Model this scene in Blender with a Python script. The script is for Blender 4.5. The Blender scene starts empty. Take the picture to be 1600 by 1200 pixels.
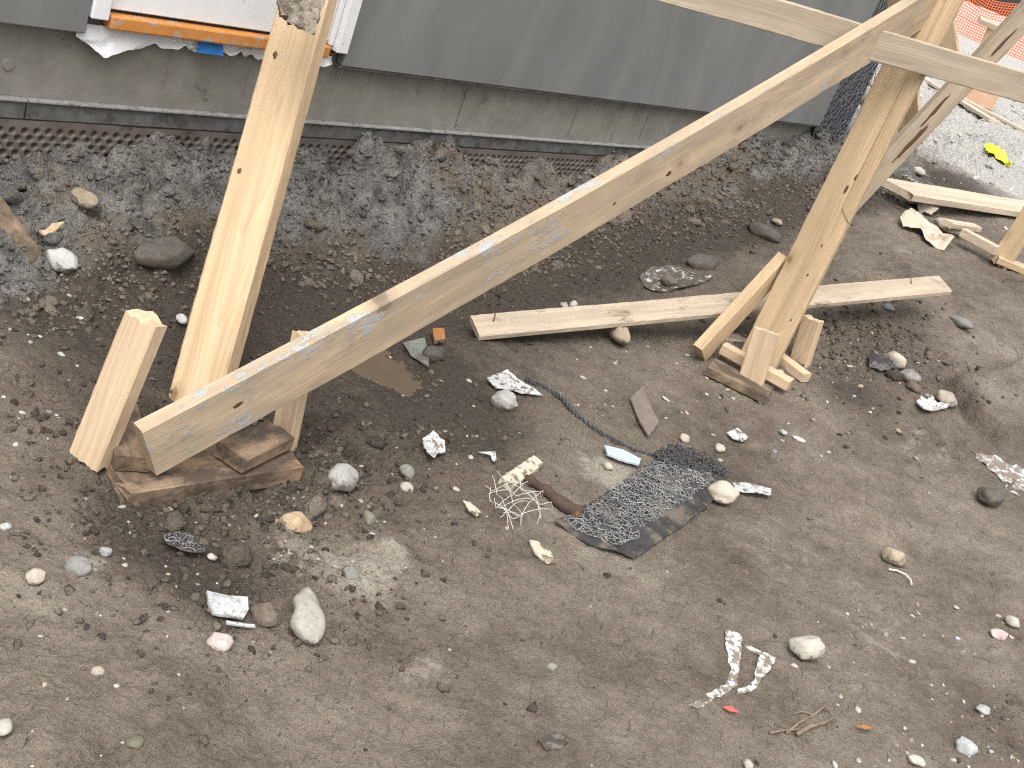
import bpy, bmesh, math, random
import numpy as np
from mathutils import Vector, Matrix

# ------------------------------------------------------------------ camera
F = 1803.0; PITCH = math.radians(24.5); ROLL = math.radians(21.7); H = 1.45
R0 = np.array([1, 0, 0.]); U0 = np.array([0, math.sin(PITCH), math.cos(PITCH)])
FW = np.array([0, math.cos(PITCH), -math.sin(PITCH)])
RC = math.cos(ROLL) * R0 + math.sin(ROLL) * U0
UC = -math.sin(ROLL) * R0 + math.cos(ROLL) * U0
CAM = np.array([0, 0, H])
scene = bpy.context.scene
col = scene.collection
cd = bpy.data.cameras.new('camera'); cam = bpy.data.objects.new('camera', cd); col.objects.link(cam)
cd.sensor_width = 36; cd.lens = F / 1600 * 36; cd.clip_start = .02; cd.clip_end = 2000
M = Matrix(((RC[0], UC[0], -FW[0], 0), (RC[1], UC[1], -FW[1], 0), (RC[2], UC[2], -FW[2], H), (0, 0, 0, 1)))
cam.matrix_world = M
scene.camera = cam
# ------------------------------------------------------------------ sky, sun, exposure
SUN_AZ, SUN_EL = math.radians(-178), math.radians(62)       # azimuth clockwise from +Y
w = bpy.data.worlds.new('World'); scene.world = w; w.use_nodes = True
nt = w.node_tree; bg = nt.nodes['Background']
sky = nt.nodes.new('ShaderNodeTexSky'); sky.sky_type = 'NISHITA'; sky.sun_disc = False
sky.sun_elevation = SUN_EL; sky.sun_rotation = SUN_AZ; sky.air_density = 1.6; sky.dust_density = 5; sky.ozone_density = 1
hs = nt.nodes.new('ShaderNodeHueSaturation'); hs.inputs['Saturation'].default_value = .12
nt.links.new(sky.outputs[0], hs.inputs['Color']); nt.links.new(hs.outputs[0], bg.inputs['Color'])
bg.inputs['Strength'].default_value = .15
sl = bpy.data.lights.new('sun', 'SUN'); so = bpy.data.objects.new('sun', sl); col.objects.link(so)
sl.energy = 1.2; sl.angle = math.radians(60); sl.color = (1, .965, .91)
sd = Vector((math.sin(SUN_AZ) * math.cos(SUN_EL), math.cos(SUN_AZ) * math.cos(SUN_EL), math.sin(SUN_EL)))
so.rotation_euler = sd.to_track_quat('Z', 'Y').to_euler(); so.location = (0, 0, 8)
vs = scene.view_settings; vs.view_transform = 'Standard'; vs.look = 'None'; vs.gamma = 1; vs.exposure = .72
scene.cycles.max_bounces = 4; scene.cycles.use_denoising = False; scene.cycles.pixel_filter_type = 'BLACKMAN_HARRIS'; scene.cycles.filter_width = 1.2

# ------------------------------------------------------------------ helpers
rng = random.Random(5); nr = np.random.RandomState(11)
def ray(u, v): return FW + RC * (u - 800) / F - UC * (v - 600) / F
def U(u, v, d): return CAM + ray(u, v) * d
def unit(a): a = np.array(a, float); return a / np.linalg.norm(a)
AZ = math.radians(34.1)
DW = np.array([math.sin(AZ), math.cos(AZ), 0]); NW = np.array([math.cos(AZ), -math.sin(AZ), 0])
WA = np.array([-.997, 3.76, 0])
def WP(s, n, z): return WA + DW * s + NW * n + np.array([0, 0, z])
def wall_hit(u, v, n=0):
    d = ray(u, v); t = ((WA + NW * n - CAM) @ NW) / (d @ NW); q = CAM + d * t
    return (q - WA) @ DW, q[2]
def _hash(ix, iy, seed):
    h = (ix * 374761393 + iy * 668265263 + seed * 974634777) & 0xffffffff
    h = ((h ^ (h >> 13)) * 1274126177) & 0xffffffff
    return ((h ^ (h >> 16)) & 0xffff) / 65535.0
def vnoise(x, y, seed):
    ix = np.floor(x).astype(np.int64); iy = np.floor(y).astype(np.int64)
    fx = x - ix; fy = y - iy
    fx = fx * fx * fx * (fx * (fx * 6 - 15) + 10); fy = fy * fy * fy * (fy * (fy * 6 - 15) + 10)
    a = _hash(ix, iy, seed); b = _hash(ix + 1, iy, seed); c = _hash(ix, iy + 1, seed); d = _hash(ix + 1, iy + 1, seed)
    return (a + (b - a) * fx) * (1 - fy) + (c + (d - c) * fx) * fy - .5
def fbm(x, y, f, octv, seed, gain=.5):
    r = 0; a = 1
    for o in range(octv):
        ca, sa = math.cos(o * 1.1 + seed), math.sin(o * 1.1 + seed)
        r = r + a * vnoise((x * ca - y * sa) * f + 17.3 * o, (x * sa + y * ca) * f + 5.1 * o, seed + o); f *= 2.03; a *= gain
    return r
def billow(x, y, f, octv, seed, gain=.5):
    r = 0; a = 1
    for o in range(octv):
        ca, sa = math.cos(o * 1.7 + seed), math.sin(o * 1.7 + seed)
        n = vnoise((x * ca - y * sa) * f + 3.3 * o, (x * sa + y * ca) * f + 9.1 * o, seed + o)
        r = r + a * (.35 - np.abs(n) * 2); f *= 2.1; a *= gain
    return -r
def sst(a, b, x): t = np.clip((x - a) / (b - a), 0, 1); return t * t * (3 - 2 * t)
def sn(x, y):
    dx = x - WA[0]; dy = y - WA[1]
    return dx * DW[0] + dy * DW[1], dx * NW[0] + dy * NW[1]
CORNER = 4.02
SLAB = []      # filled below: outline of a raised slab of packed mud at the right edge
def rough_mask(s, n):
    b = 1 - sst(.35, .85, n + 0 * s)                       # churned soil along the wall
    f = np.exp(-(((s + .95) / .55) ** 2 + ((n - 1.25) / .42) ** 2))     # round the left footing
    r = np.exp(-(((s - 1.75) / .5) ** 2 + ((n - 1.55) / .3) ** 2)) * .8   # round the right footing
    g = sst(2.55, 3.05, n) * sst(-.35, .2, s) * .55           # loose stony soil at lower right
    l = np.exp(-(((s + 1.15) / .3) ** 2 + ((n - 1.62) / .25) ** 2)) * .8
    return np.clip(np.maximum.reduce([b, f, r, g, l]), 0, 1)
ZS = [-4, -1.0, .0, 1.17, 2.08, 3.24, 3.85, 4.4, 9]
ZW = [.195, .208, .222, .250, .292, .41, .52, .50, .50]
def terrain(x, y, fine=False):
    x = np.asarray(x, float); y = np.asarray(y, float)
    s, n = sn(x, y)
    base = .40 * sst(.15, 3.5, s) + .10 * sst(3.4, 5.2, s)
    base = base * (1 - .55 * sst(1.6, 3.2, n))
    zw = np.interp(s, ZS, ZW) + fbm(s, s * 0 + .5, 3.1, 4, 19, .6) * .04
    wob = fbm(x, y, 2.2, 3, 3) * .16
    bk = 1 - sst(.04, .56, n + wob)
    z = base + np.maximum(zw - base, .04) * bk
    z = z - .035 * np.exp(-(((n - .72) / .2) ** 2)) * sst(-1.5, -.2, s) * (1 - sst(2.2, 3.2, s))
    z = z - .058 * np.exp(-(((s + 1.0) / .34) ** 2 + ((n - 1.33) / .27) ** 2))
    near = 1 - sst(7, 16, np.hypot(x, y))
    z = z + near * (fbm(x, y, 1.7, 3, 40) * .035)
    m = rough_mask(s, n)
    z = z + near * m * (billow(x, y, 4.6, 3, 77, .62) * (.026 + .085 * bk))
    if SLAB:
        ins = np.full(x.shape, 1.0)
        px = [p[0] for p in SLAB]; py = [p[1] for p in SLAB]
        wx = x + fbm(x, y, 9, 2, 91) * .04; wy = y + fbm(x, y, 9, 2, 92) * .04
        for i in range(len(SLAB)):
            j = (i + 1) % len(SLAB); ex, ey = px[j] - px[i], py[j] - py[i]; L = math.hypot(ex, ey)
            dd = ((wx - px[i]) * (-ey) + (wy - py[i]) * ex) / L
            ins = np.minimum(ins, sst(-.008, .012, dd)); md_ = dd if i == 0 else np.minimum(md_, dd)
        z = z + ins * .045 - .035 * np.exp(-((md_ + .018) / .018) ** 2)
        z = z - .03 * np.exp(-(((x - PUD[0]) / .16) ** 2 + ((y - PUD[1]) / .12) ** 2))
    if fine:
        z = z + near * (m * (billow(x, y, 17, 3, 7, .65) * (.015 + .012 * bk) + fbm(x, y, 60, 2, 9) * .010)
                        + (1 - m) * (fbm(x, y, 8, 3, 21) * .008 + fbm(x, y, 45, 3, 12) * .007)
                        + np.minimum(0, fbm(x * 1.0, y * 1.0, 13, 2, 33) + .22) * .02)
    return z
_TS = np.geomspace(.8, 70, 300)
def hit(u, v, lift=0.0):
    d = ray(u, v); ts = _TS
    for _ in range(3):
        q = CAM[None] + d[None] * ts[:, None]
        below = q[:, 2] < terrain(q[:, 0], q[:, 1]) + lift
        k = int(np.argmax(below)) if below.any() else len(ts) - 1
        ts = np.linspace(ts[max(k - 1, 0)], ts[k], 24)
    return CAM + d * ts[12]
def plane_hit(u, v, z): d = ray(u, v); return CAM + d * ((z - H) / d[2])
def depth(q): return float((np.array(q) - CAM) @ FW)
PUD = hit(612, 580)
SLAB = [tuple(hit(*p)[:2]) for p in ((1560, 684), (1483, 604), (1640, 545), (1720, 690))]
if sum((SLAB[(i + 1) % 4][0] - SLAB[i][0]) * (SLAB[(i + 1) % 4][1] + SLAB[i][1]) for i in range(4)) > 0: SLAB = SLAB[::-1]

def link(name, me, mats, parent=None, loc=None, smooth=False):
    o = bpy.data.objects.new(name, me); col.objects.link(o)
    for m_ in (mats if isinstance(mats, (list, tuple)) else [mats]): me.materials.append(m_)
    if parent is not None: o.parent = parent
    if loc is not None: o.location = Vector(loc)
    if smooth: me.shade_smooth()
    return o
def tag(o, label=None, cat=None, group=None, kind=None):
    if label: o['label'] = label
    if cat: o['category'] = cat
    if group: o['group'] = group
    if kind: o['kind'] = kind
    return o
def empty(name, loc=(0, 0, 0)):
    o = bpy.data.objects.new(name, None); col.objects.link(o); o.location = Vector(loc); o.empty_display_size = .1; return o
def mesh(name, verts, faces):
    me = bpy.data.meshes.new(name); me.from_pydata([tuple(map(float, v)) for v in verts], [], faces); me.update(); return me
def adopt(o, parent):
    """parent o under an empty without moving it (parents are never rotated)"""
    o.parent = parent; o.matrix_parent_inverse = Matrix.Translation(parent.location).inverted(); return o

# ------------------------------------------------------------------ materials
def new_mat(name):
    m = bpy.data.materials.new(name); m.use_nodes = True
    return m, m.node_tree, m.node_tree.nodes['Principled BSDF']
def N(nt, t, **kw):
    n = nt.nodes.new(t)
    for k, v in kw.items():
        if k.startswith('i_'):
            key = k[2:]; key = int(key) if key.isdigit() else key
            n.inputs[key].default_value = v
        else: setattr(n, k, v)
    return n
def noise(nt, vec, scale, detail=4, rough=.55, dist=0):
    n = N(nt, 'ShaderNodeTexNoise'); n.inputs['Scale'].default_value = scale; n.inputs['Detail'].default_value = detail
    n.inputs['Roughness'].default_value = rough; n.inputs['Distortion'].default_value = dist
    if vec is not None: nt.links.new(vec, n.inputs['Vector'])
    return n.outputs['Fac']
def ramp(nt, fac, stops):
    r = N(nt, 'ShaderNodeValToRGB'); e = r.color_ramp.elements
    while len(e) < len(stops): e.new(.5)
    for k, (p, c) in enumerate(stops):
        e[k].position = p; e[k].color = c if len(c) == 4 else (*c, 1)
    nt.links.new(fac, r.inputs['Fac']); return r.outputs['Color']
def grey(v): return (v, v, v)
def mix(nt, fac, a, b, mode='MIX'):
    n = N(nt, 'ShaderNodeMix', data_type='RGBA', blend_type=mode)
    for sock, val in ((n.inputs[0], fac), (n.inputs[6], a), (n.inputs[7], b)):
        if hasattr(val, 'links'): nt.links.new(val, sock)
        elif sock == n.inputs[0]: sock.default_value = val
        else: sock.default_value = (*val, 1) if len(val) == 3 else val
    return n.outputs[2]
def math_(nt, op, a, b=None):
    n = N(nt, 'ShaderNodeMath', operation=op)
    for k, val in enumerate((a, b)):
        if val is None: continue
        if hasattr(val, 'links'): nt.links.new(val, n.inputs[k])
        else: n.inputs[k].default_value = val
    return n.outputs[0]
def mapping(nt, vec, scale=(1, 1, 1), loc=None):
    m = N(nt, 'ShaderNodeMapping'); m.inputs['Scale'].default_value = scale
    nt.links.new(vec, m.inputs['Vector'])
    if loc is not None:
        if hasattr(loc, 'links'): nt.links.new(loc, m.inputs['Location'])
        else: m.inputs['Location'].default_value = loc
    return m.outputs[0]
def bump(nt, height, strength, dist, normal=None):
    b = N(nt, 'ShaderNodeBump'); b.inputs['Strength'].default_value = strength; b.inputs['Distance'].default_value = dist
    nt.links.new(height, b.inputs['Height'])
    if normal is not None: nt.links.new(normal, b.inputs['Normal'])
    return b.outputs['Normal']

def wood(name, c_light, c_dark, mortar=0., mud=0., knots=1., ring=70, weather=0., mudc=(.12, .095, .07)):
    m, nt, p = new_mat(name); L = nt.links.new
    tc = N(nt, 'ShaderNodeTexCoord'); oi = N(nt, 'ShaderNodeObjectInfo')
    off = N(nt, 'ShaderNodeVectorMath', operation='SCALE'); off.inputs[0].default_value = (37.7, 1.3, 1.9)
    L(oi.outputs['Random'], off.inputs['Scale'])
    add = N(nt, 'ShaderNodeVectorMath', operation='ADD'); L(tc.outputs['Object'], add.inputs[0]); L(off.outputs[0], add.inputs[1])
    rawp = add.outputs[0]
    # growth rings round a pith outside the board, warped along its length
    warpn = N(nt, 'ShaderNodeTexNoise'); warpn.inputs['Scale'].default_value = 1; warpn.inputs['Detail'].default_value = 2
    L(mapping(nt, rawp, (1.3, 7, 7)), warpn.inputs['Vector'])
    sub = N(nt, 'ShaderNodeVectorMath', operation='SUBTRACT'); L(warpn.outputs['Color'], sub.inputs[0]); sub.inputs[1].default_value = (.5, .5, .5)
    sc = N(nt, 'ShaderNodeVectorMath', operation='SCALE'); L(sub.outputs[0], sc.inputs[0]); sc.inputs['Scale'].default_value = .05
    pit = N(nt, 'ShaderNodeVectorMath', operation='ADD'); L(tc.outputs['Object'], pit.inputs[0]); pit.inputs[1].default_value = (0, .025, .075)
    wv = N(nt, 'ShaderNodeVectorMath', operation='ADD'); L(pit.outputs[0], wv.inputs[0]); L(sc.outputs[0], wv.inputs[1])
    wave = N(nt, 'ShaderNodeTexWave', wave_type='RINGS', rings_direction='X', wave_profile='SAW')
    wave.inputs['Scale'].default_value = ring; wave.inputs['Distortion'].default_value = 0
    L(wv.outputs[0], wave.inputs['Vector'])
    fib = noise(nt, mapping(nt, rawp, (5, 260, 260)), 1, 3)
    fib2 = noise(nt, mapping(nt, rawp, (1.2, 28, 28)), 1, 3)
    grain = ramp(nt, wave.outputs['Fac'], [(0, grey(0)), (.55, grey(.25)), (.92, grey(1)), (1, grey(.3))])
    g2 = math_(nt, 'ADD', math_(nt, 'MULTIPLY', grain, .5), math_(nt, 'MULTIPLY', fib, .55))
    c = mix(nt, g2, c_light, c_dark)
    tone = ramp(nt, fib2, [(.3, (.80, .77, .73)), (.62, (1.06, 1.05, 1.03))])
    c = mix(nt, 1.0, c, tone, 'MULTIPLY')
    # knots
    vor = N(nt, 'ShaderNodeTexVoronoi', feature='F1'); vor.inputs['Scale'].default_value = 1; vor.inputs['Randomness'].default_value = 1
    L(mapping(nt, wv.outputs[0], (5.5, 9, .4), off.outputs[0]), vor.inputs['Vector'])
    kn = ramp(nt, vor.outputs['Distance'], [(.05, grey(1)), (.10, grey(.85)), (.13, grey(.35)), (.30, grey(0))])
    spc = N(nt, 'ShaderNodeSeparateColor'); L(vor.outputs['Color'], spc.inputs[0])
    kn = math_(nt, 'MULTIPLY', kn, math_(nt, 'GREATER_THAN', spc.outputs[0], .5))
    c = mix(nt, math_(nt, 'MULTIPLY', kn, .85 * knots), c, (c_dark[0] * .30, c_dark[1] * .22, c_dark[2] * .18))
    # weathering, fingerprints of mud, splashes of mortar
    n1 = noise(nt, mapping(nt, rawp, (3, 9, 9)), 1.6, 5, .62)
    if weather:
        wm = ramp(nt, n1, [(.35, grey(0)), (.62, grey(1))])
        c = mix(nt, math_(nt, 'MULTIPLY', wm, weather), c, (.27, .235, .19))
    scuff = ramp(nt, noise(nt, mapping(nt, rawp, (9, 60, 60)), 1, 4, .7), [(.62, grey(0)), (.74, grey(1))])
    c = mix(nt, math_(nt, 'MULTIPLY', scuff, .22 + .4 * weather), c, (.24, .185, .125))
    if mud:
        mm = ramp(nt, noise(nt, mapping(nt, rawp, (5, 8, 8)), 1.5, 7, .68), [(.60 - .3 * mud, grey(0)), (.76 - .3 * mud, grey(1))])
        c = mix(nt, mm, c, mudc)
    h = math_(nt, 'ADD', math_(nt, 'MULTIPLY', fib, .6), math_(nt, 'MULTIPLY', grain, .4))
    if mortar:
        big = noise(nt, mapping(nt, rawp, (5, 11, 11)), 1.3, 2)
        sp = noise(nt, mapping(nt, rawp, (34, 60, 60)), 1.3, 4, .65)
        mk = math_(nt, 'ADD', big, math_(nt, 'MULTIPLY', math_(nt, 'SUBTRACT', sp, .5), .75))
        mk = ramp(nt, mk, [(.70 - .12 * mortar, grey(0)), (.74 - .12 * mortar, grey(1))])
        c = mix(nt, mk, c, mix(nt, sp, (.56, .555, .545), (.24, .238, .232)))
        h = math_(nt, 'ADD', h, math_(nt, 'MULTIPLY', mk, 2.2))
    L(c, p.inputs['Base Color']); p.inputs['Roughness'].default_value = .82; p.inputs['Specular IOR Level'].default_value = .25
    L(bump(nt, h, .5, .0012), p.inputs['Normal'])
    return m
def simple(name, c1, c2, scale=30, rough=.8, bstr=.4, bdist=.002, spec=.3, dirt=0., dirtc=(.13, .11, .09), detail=5, metal=0, dscale=None):
    m, nt, p = new_mat(name); L = nt.links.new
    tc = N(nt, 'ShaderNodeTexCoord'); v = tc.outputs['Object']
    f = noise(nt, v, scale, detail, .62)
    c = mix(nt, ramp(nt, f, [(.3, grey(0)), (.7, grey(1))]), c1, c2)
    if dirt:
        d = ramp(nt, noise(nt, v, dscale or scale * .6, 6, .7), [(.66 - .3 * dirt, grey(0)), (.73 - .3 * dirt, grey(1))])
        c = mix(nt, d, c, dirtc)
    L(c, p.inputs['Base Color']); p.inputs['Roughness'].default_value = rough; p.inputs['Specular IOR Level'].default_value = spec
    p.inputs['Metallic'].default_value = metal
    L(bump(nt, noise(nt, v, scale * 3, 5, .65), bstr, bdist), p.inputs['Normal'])
    return m

def soil_mat():
    m, nt, p = new_mat('wet_construction_soil'); L = nt.links.new
    geo = N(nt, 'ShaderNodeNewGeometry'); v = geo.outputs['Position']
    def attr(n_): a = N(nt, 'ShaderNodeAttribute', attribute_name=n_); return a.outputs['Fac']
    wet, clay, pale, rough_ = attr('wet'), attr('clay'), attr('pale'), attr('rough')
    big = noise(nt, v, 2.3, 3, .6); mid = noise(nt, v, 14, 4, .66); fin = noise(nt, v, 75, 4, .75); vf = noise(nt, v, 300, 2, .7)
    f = math_(nt, 'ADD', math_(nt, 'MULTIPLY', big, .52), math_(nt, 'ADD', math_(nt, 'MULTIPLY', mid, .28), math_(nt, 'MULTIPLY', fin, .20)))
    c = ramp(nt, f, [(.36, (.080, .061, .045)), (.45, (.146, .116, .088)), (.55, (.212, .175, .137)), (.67, (.31, .266, .216))])
    # moist dark earth
    wf = math_(nt, 'ADD', wet, math_(nt, 'MULTIPLY', math_(nt, 'SUBTRACT', mid, .5), 1.1))
    wf = ramp(nt, wf, [(.30, grey(0)), (.85, grey(1))])
    c = mix(nt, wf, c, ramp(nt, fin, [(.3, (.036, .027, .020)), (.7, (.092, .070, .053))]))
    # grey cement dust and dropped mortar
    cf = math_(nt, 'ADD', clay, math_(nt, 'MULTIPLY', math_(nt, 'SUBTRACT', noise(nt, v, 9, 4, .68), .5), 1.7))
    cf = math_(nt, 'ADD', cf, math_(nt, 'MULTIPLY', math_(nt, 'SUBTRACT', noise(nt, v, 3.3, 3, .6), .55), 1.5))
    cf = ramp(nt, cf, [(.36, grey(0)), (.74, grey(1))])
    c = mix(nt, math_(nt, 'MULTIPLY', cf, .85), c, ramp(nt, mid, [(.3, (.058, .054, .049)), (.68, (.262, .252, .238))]))
    # dry, pale gravelly ground of the open yard, lightened further to paint its glare
    pf = math_(nt, 'ADD', pale, math_(nt, 'MULTIPLY', math_(nt, 'SUBTRACT', mid, .5), .7))
    pf = ramp(nt, pf, [(.25, grey(0)), (.8, grey(1))])
    st_ = math_(nt, 'ADD', attr('stain'), math_(nt, 'MULTIPLY', math_(nt, 'SUBTRACT', noise(nt, v, 22, 4, .7), .5), 1.6))
    c = mix(nt, math_(nt, 'MULTIPLY', ramp(nt, st_, [(.42, grey(0)), (.85, grey(1))]), .8), c, (.36, .325, .265))
    c = mix(nt, pf, c, ramp(nt, fin, [(.3, (.27, .25, .225)), (.5, (.47, .45, .42)), (.7, (.66, .64, .61))]))
    # sand grains
    gr = ramp(nt, vf, [(.64, grey(0)), (.76, grey(1))])
    c = mix(nt, math_(nt, 'MULTIPLY', gr, .4), c, (.36, .33, .28))
    dk = ramp(nt, noise(nt, v, 130, 3, .75), [(.30, grey(1)), (.42, grey(0))])
    c = mix(nt, math_(nt, 'MULTIPLY', dk, .8), c, (.045, .036, .028))
    # thin streaks scraped through the mud
    st = N(nt, 'ShaderNodeMapping'); st.inputs['Rotation'].default_value = (0, 0, .9); st.inputs['Scale'].default_value = (130, 18, 30); L(v, st.inputs['Vector'])
    sf = ramp(nt, noise(nt, st.outputs[0], 1, 3, .6), [(.26, grey(1)), (.36, grey(0))])
    c = mix(nt, math_(nt, 'MULTIPLY', sf, .35), c, (.06, .047, .036))
    L(c, p.inputs['Base Color'])
    rg = math_(nt, 'SUBTRACT', math_(nt, 'SUBTRACT', math_(nt, 'ADD', .66, math_(nt, 'MULTIPLY', rough_, .26)), math_(nt, 'MULTIPLY', wf, .14)), math_(nt, 'MULTIPLY', attr('gloss'), .5)); L(rg, p.inputs['Roughness']); p.inputs['Specular IOR Level'].default_value = .42
    vo = N(nt, 'ShaderNodeTexVoronoi'); vo.inputs['Scale'].default_value = 85; L(v, vo.inputs['Vector'])
    clod = math_(nt, 'MULTIPLY', math_(nt, 'SUBTRACT', 1, vo.outputs['Distance']), math_(nt, 'ADD', .15, rough_))
    h1 = math_(nt, 'ADD', math_(nt, 'MULTIPLY', mid, .8), math_(nt, 'ADD', math_(nt, 'MULTIPLY', fin, .75), math_(nt, 'MULTIPLY', clod, .5)))
    h1 = math_(nt, 'SUBTRACT', h1, math_(nt, 'MULTIPLY', sf, .22))
    nrm = bump(nt, math_(nt, 'ADD', h1, math_(nt, 'MULTIPLY', vf, .16)), .9, .019)
    L(nrm, p.inputs['Normal'])
    return m

SOIL = soil_mat()
W_BRACE = wood('scuffed_lumber', (.57, .45, .32), (.44, .33, .22), mortar=.5, mud=.14, knots=1, weather=.45, mudc=(.30, .255, .20))
W_TOP = wood('planed_pine', (.60, .455, .30), (.48, .345, .21), mortar=.0, knots=1)
W_POST = wood('tan_lumber', (.56, .425, .275), (.43, .315, .19), knots=1, weather=.14)
W_STAKE = wood('fresh_cut_lumber', (.62, .49, .35), (.48, .35, .23), knots=.3, ring=52)
W_GREY = wood('greyed_lumber', (.52, .44, .345), (.40, .325, .245), knots=.7, weather=.25)
W_PLANK = wood('dusty_plank', (.54, .455, .355), (.43, .35, .265), knots=.4, weather=.3, mud=.08)
W_MUD = wood('muddy_lumber', (.30, .215, .145), (.20, .135, .085), knots=.6, weather=.4, mud=.75, mudc=(.095, .072, .053))
W_SOLE = wood('mud_stained_sole_lumber', (.30, .205, .135), (.20, .13, .085), knots=.3, weather=.3, mud=.68, mudc=(.085, .064, .048))
W_DARK = wood('weathered_dark_knotted_lumber', (.52, .43, .325), (.38, .30, .215), knots=1.3, weather=.5, mud=.0, mudc=(.06, .048, .04))
W_PALE = wood('pale_plank', (.60, .51, .41), (.49, .395, .30), knots=.3, weather=.1)  # paler, greyer wood tone for the yard boards

# ------------------------------------------------------------------ ground sheet
def build_ground():
    th = np.concatenate([np.linspace(-180, -46, 22)[:-1], np.linspace(-46, 47, 900), np.linspace(47, 180, 22)[1:-1]])
    th = np.radians(th)
    rr = np.concatenate([[.05, .3, .6], np.geomspace(.9, 7.5, 700), np.geomspace(7.5, 22, 130)[1:], np.geomspace(22, 600, 24)[1:]])
    R, TH = np.meshgrid(rr, th, indexing='ij')
    x = R * np.sin(TH); y = R * np.cos(TH)
    z = terrain(x, y, True)
    s, n = sn(x, y)
    inside = (n < -.03) & (s < CORNER + .03)
    z = np.where(inside, np.minimum(z, .12), z)
    nR, nT = R.shape
    idx = np.arange(nR * nT).reshape(nR, nT); nxt = np.roll(idx, -1, axis=1)
    q = np.stack([idx[:-1], idx[1:], nxt[1:], nxt[:-1]], -1).reshape(-1, 4)[:, ::-1]
    me = bpy.data.meshes.new('ground')
    me.vertices.add(nR * nT); me.vertices.foreach_set('co', np.stack([x, y, z], -1).ravel().astype(np.float32))
    me.loops.add(q.size); me.loops.foreach_set('vertex_index', q.ravel().astype(np.int32))
    me.polygons.add(len(q)); me.polygons.foreach_set('loop_start', np.arange(0, q.size, 4, dtype=np.int32))
    me.update(calc_edges=True)
    m = rough_mask(s, n)
    wet = np.clip(.8 * np.exp(-(((n - .55) / .34) ** 2)) * sst(-1.6, -1., s) + .65 * m * sst(.3, .8, n)
                  + .6 * np.exp(-(((s - .1) / .75) ** 2 + ((n - 1.1) / .4) ** 2)) + .30 * fbm(x, y, 1.1, 3, 61), 0, 1)
    clay = np.clip(1.1 * (1 - sst(.16, .55, n + fbm(x, y, 3, 3, 15) * .25)) * (1 - .45 * sst(.2, .8, s) * (1 - sst(2.5, 3.2, s))) + .18 * fbm(x, y, 1.6, 3, 71), 0, 1)
    pale = sst(3.7, 5.6, s + fbm(x, y, 1.2, 3, 5) * .8 - .25 * np.clip(n - 1.2, 0, 3))  # yard mask: its raised ground colour stands in for strong daylight
    clay = clay * (1 - pale)
    stain = np.zeros_like(x)
    for (u, v, r_, a_) in ((945, 735, .10, .9), (990, 745, .07, .8), (570, 900, .10, .75), (470, 860, .13, .6), (1450, 700, .2, .5), (660, 1040, .07, .7), (1230, 880, .3, .4), (130, 880, .05, .8), (860, 500, .1, .6), (100, 960, .08, .5), (610, 860, .06, .7), (1380, 1010, .1, .5)):
        q = hit(u, v); stain = np.clip(stain + a_ * np.exp(-((x - q[0]) ** 2 + (y - q[1]) ** 2) / r_ ** 2), 0, 1)
    for (u, v, r_, a_) in ((625, 570, .16, .8), (700, 640, .22, .45), (760, 690, .2, .4), (1330, 620, .16, .7), (1500, 640, .1, .4), (260, 870, .14, .55), (230, 820, .12, .5), (350, 940, .1, .45)):
        q = hit(u, v); wet = np.clip(wet + a_ * np.exp(-((x - q[0]) ** 2 + (y - q[1]) ** 2) / r_ ** 2), 0, 1)
    q = hit(628, 578); gloss = np.exp(-((x - q[0]) ** 2 + (y - q[1]) ** 2) / .11 ** 2)
    wet = wet * (1 - pale)
    for nm, a in (('wet', wet), ('clay', clay), ('pale', pale), ('rough', m), ('stain', stain), ('gloss', gloss)):
        at = me.attributes.new(nm, 'FLOAT', 'POINT'); at.data.foreach_set('value', a.ravel().astype(np.float32))
    o = link('ground', me, SOIL, smooth=True); tag(o, kind='structure')
    return o
build_ground()
def puddle():
    m, nt, p = new_mat('muddy_water'); L = nt.links.new
    g = N(nt, 'ShaderNodeNewGeometry')
    L(mix(nt, noise(nt, g.outputs['Position'], 12, 3), (.095, .068, .045), (.13, .097, .068)), p.inputs['Base Color'])
    p.inputs['Roughness'].default_value = .12; p.inputs['IOR'].default_value = 1.33
    an = np.linspace(0, 2 * math.pi, 49)[:-1]
    z0 = float(terrain(PUD[0], PUD[1])) + .011
    V = [(PUD[0] + .2 * math.cos(a_), PUD[1] + .16 * math.sin(a_), z0) for a_ in an]
    o = link('puddle', mesh('puddle', V, [tuple(range(48))]), m); tag(o, kind='structure')
puddle()

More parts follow.
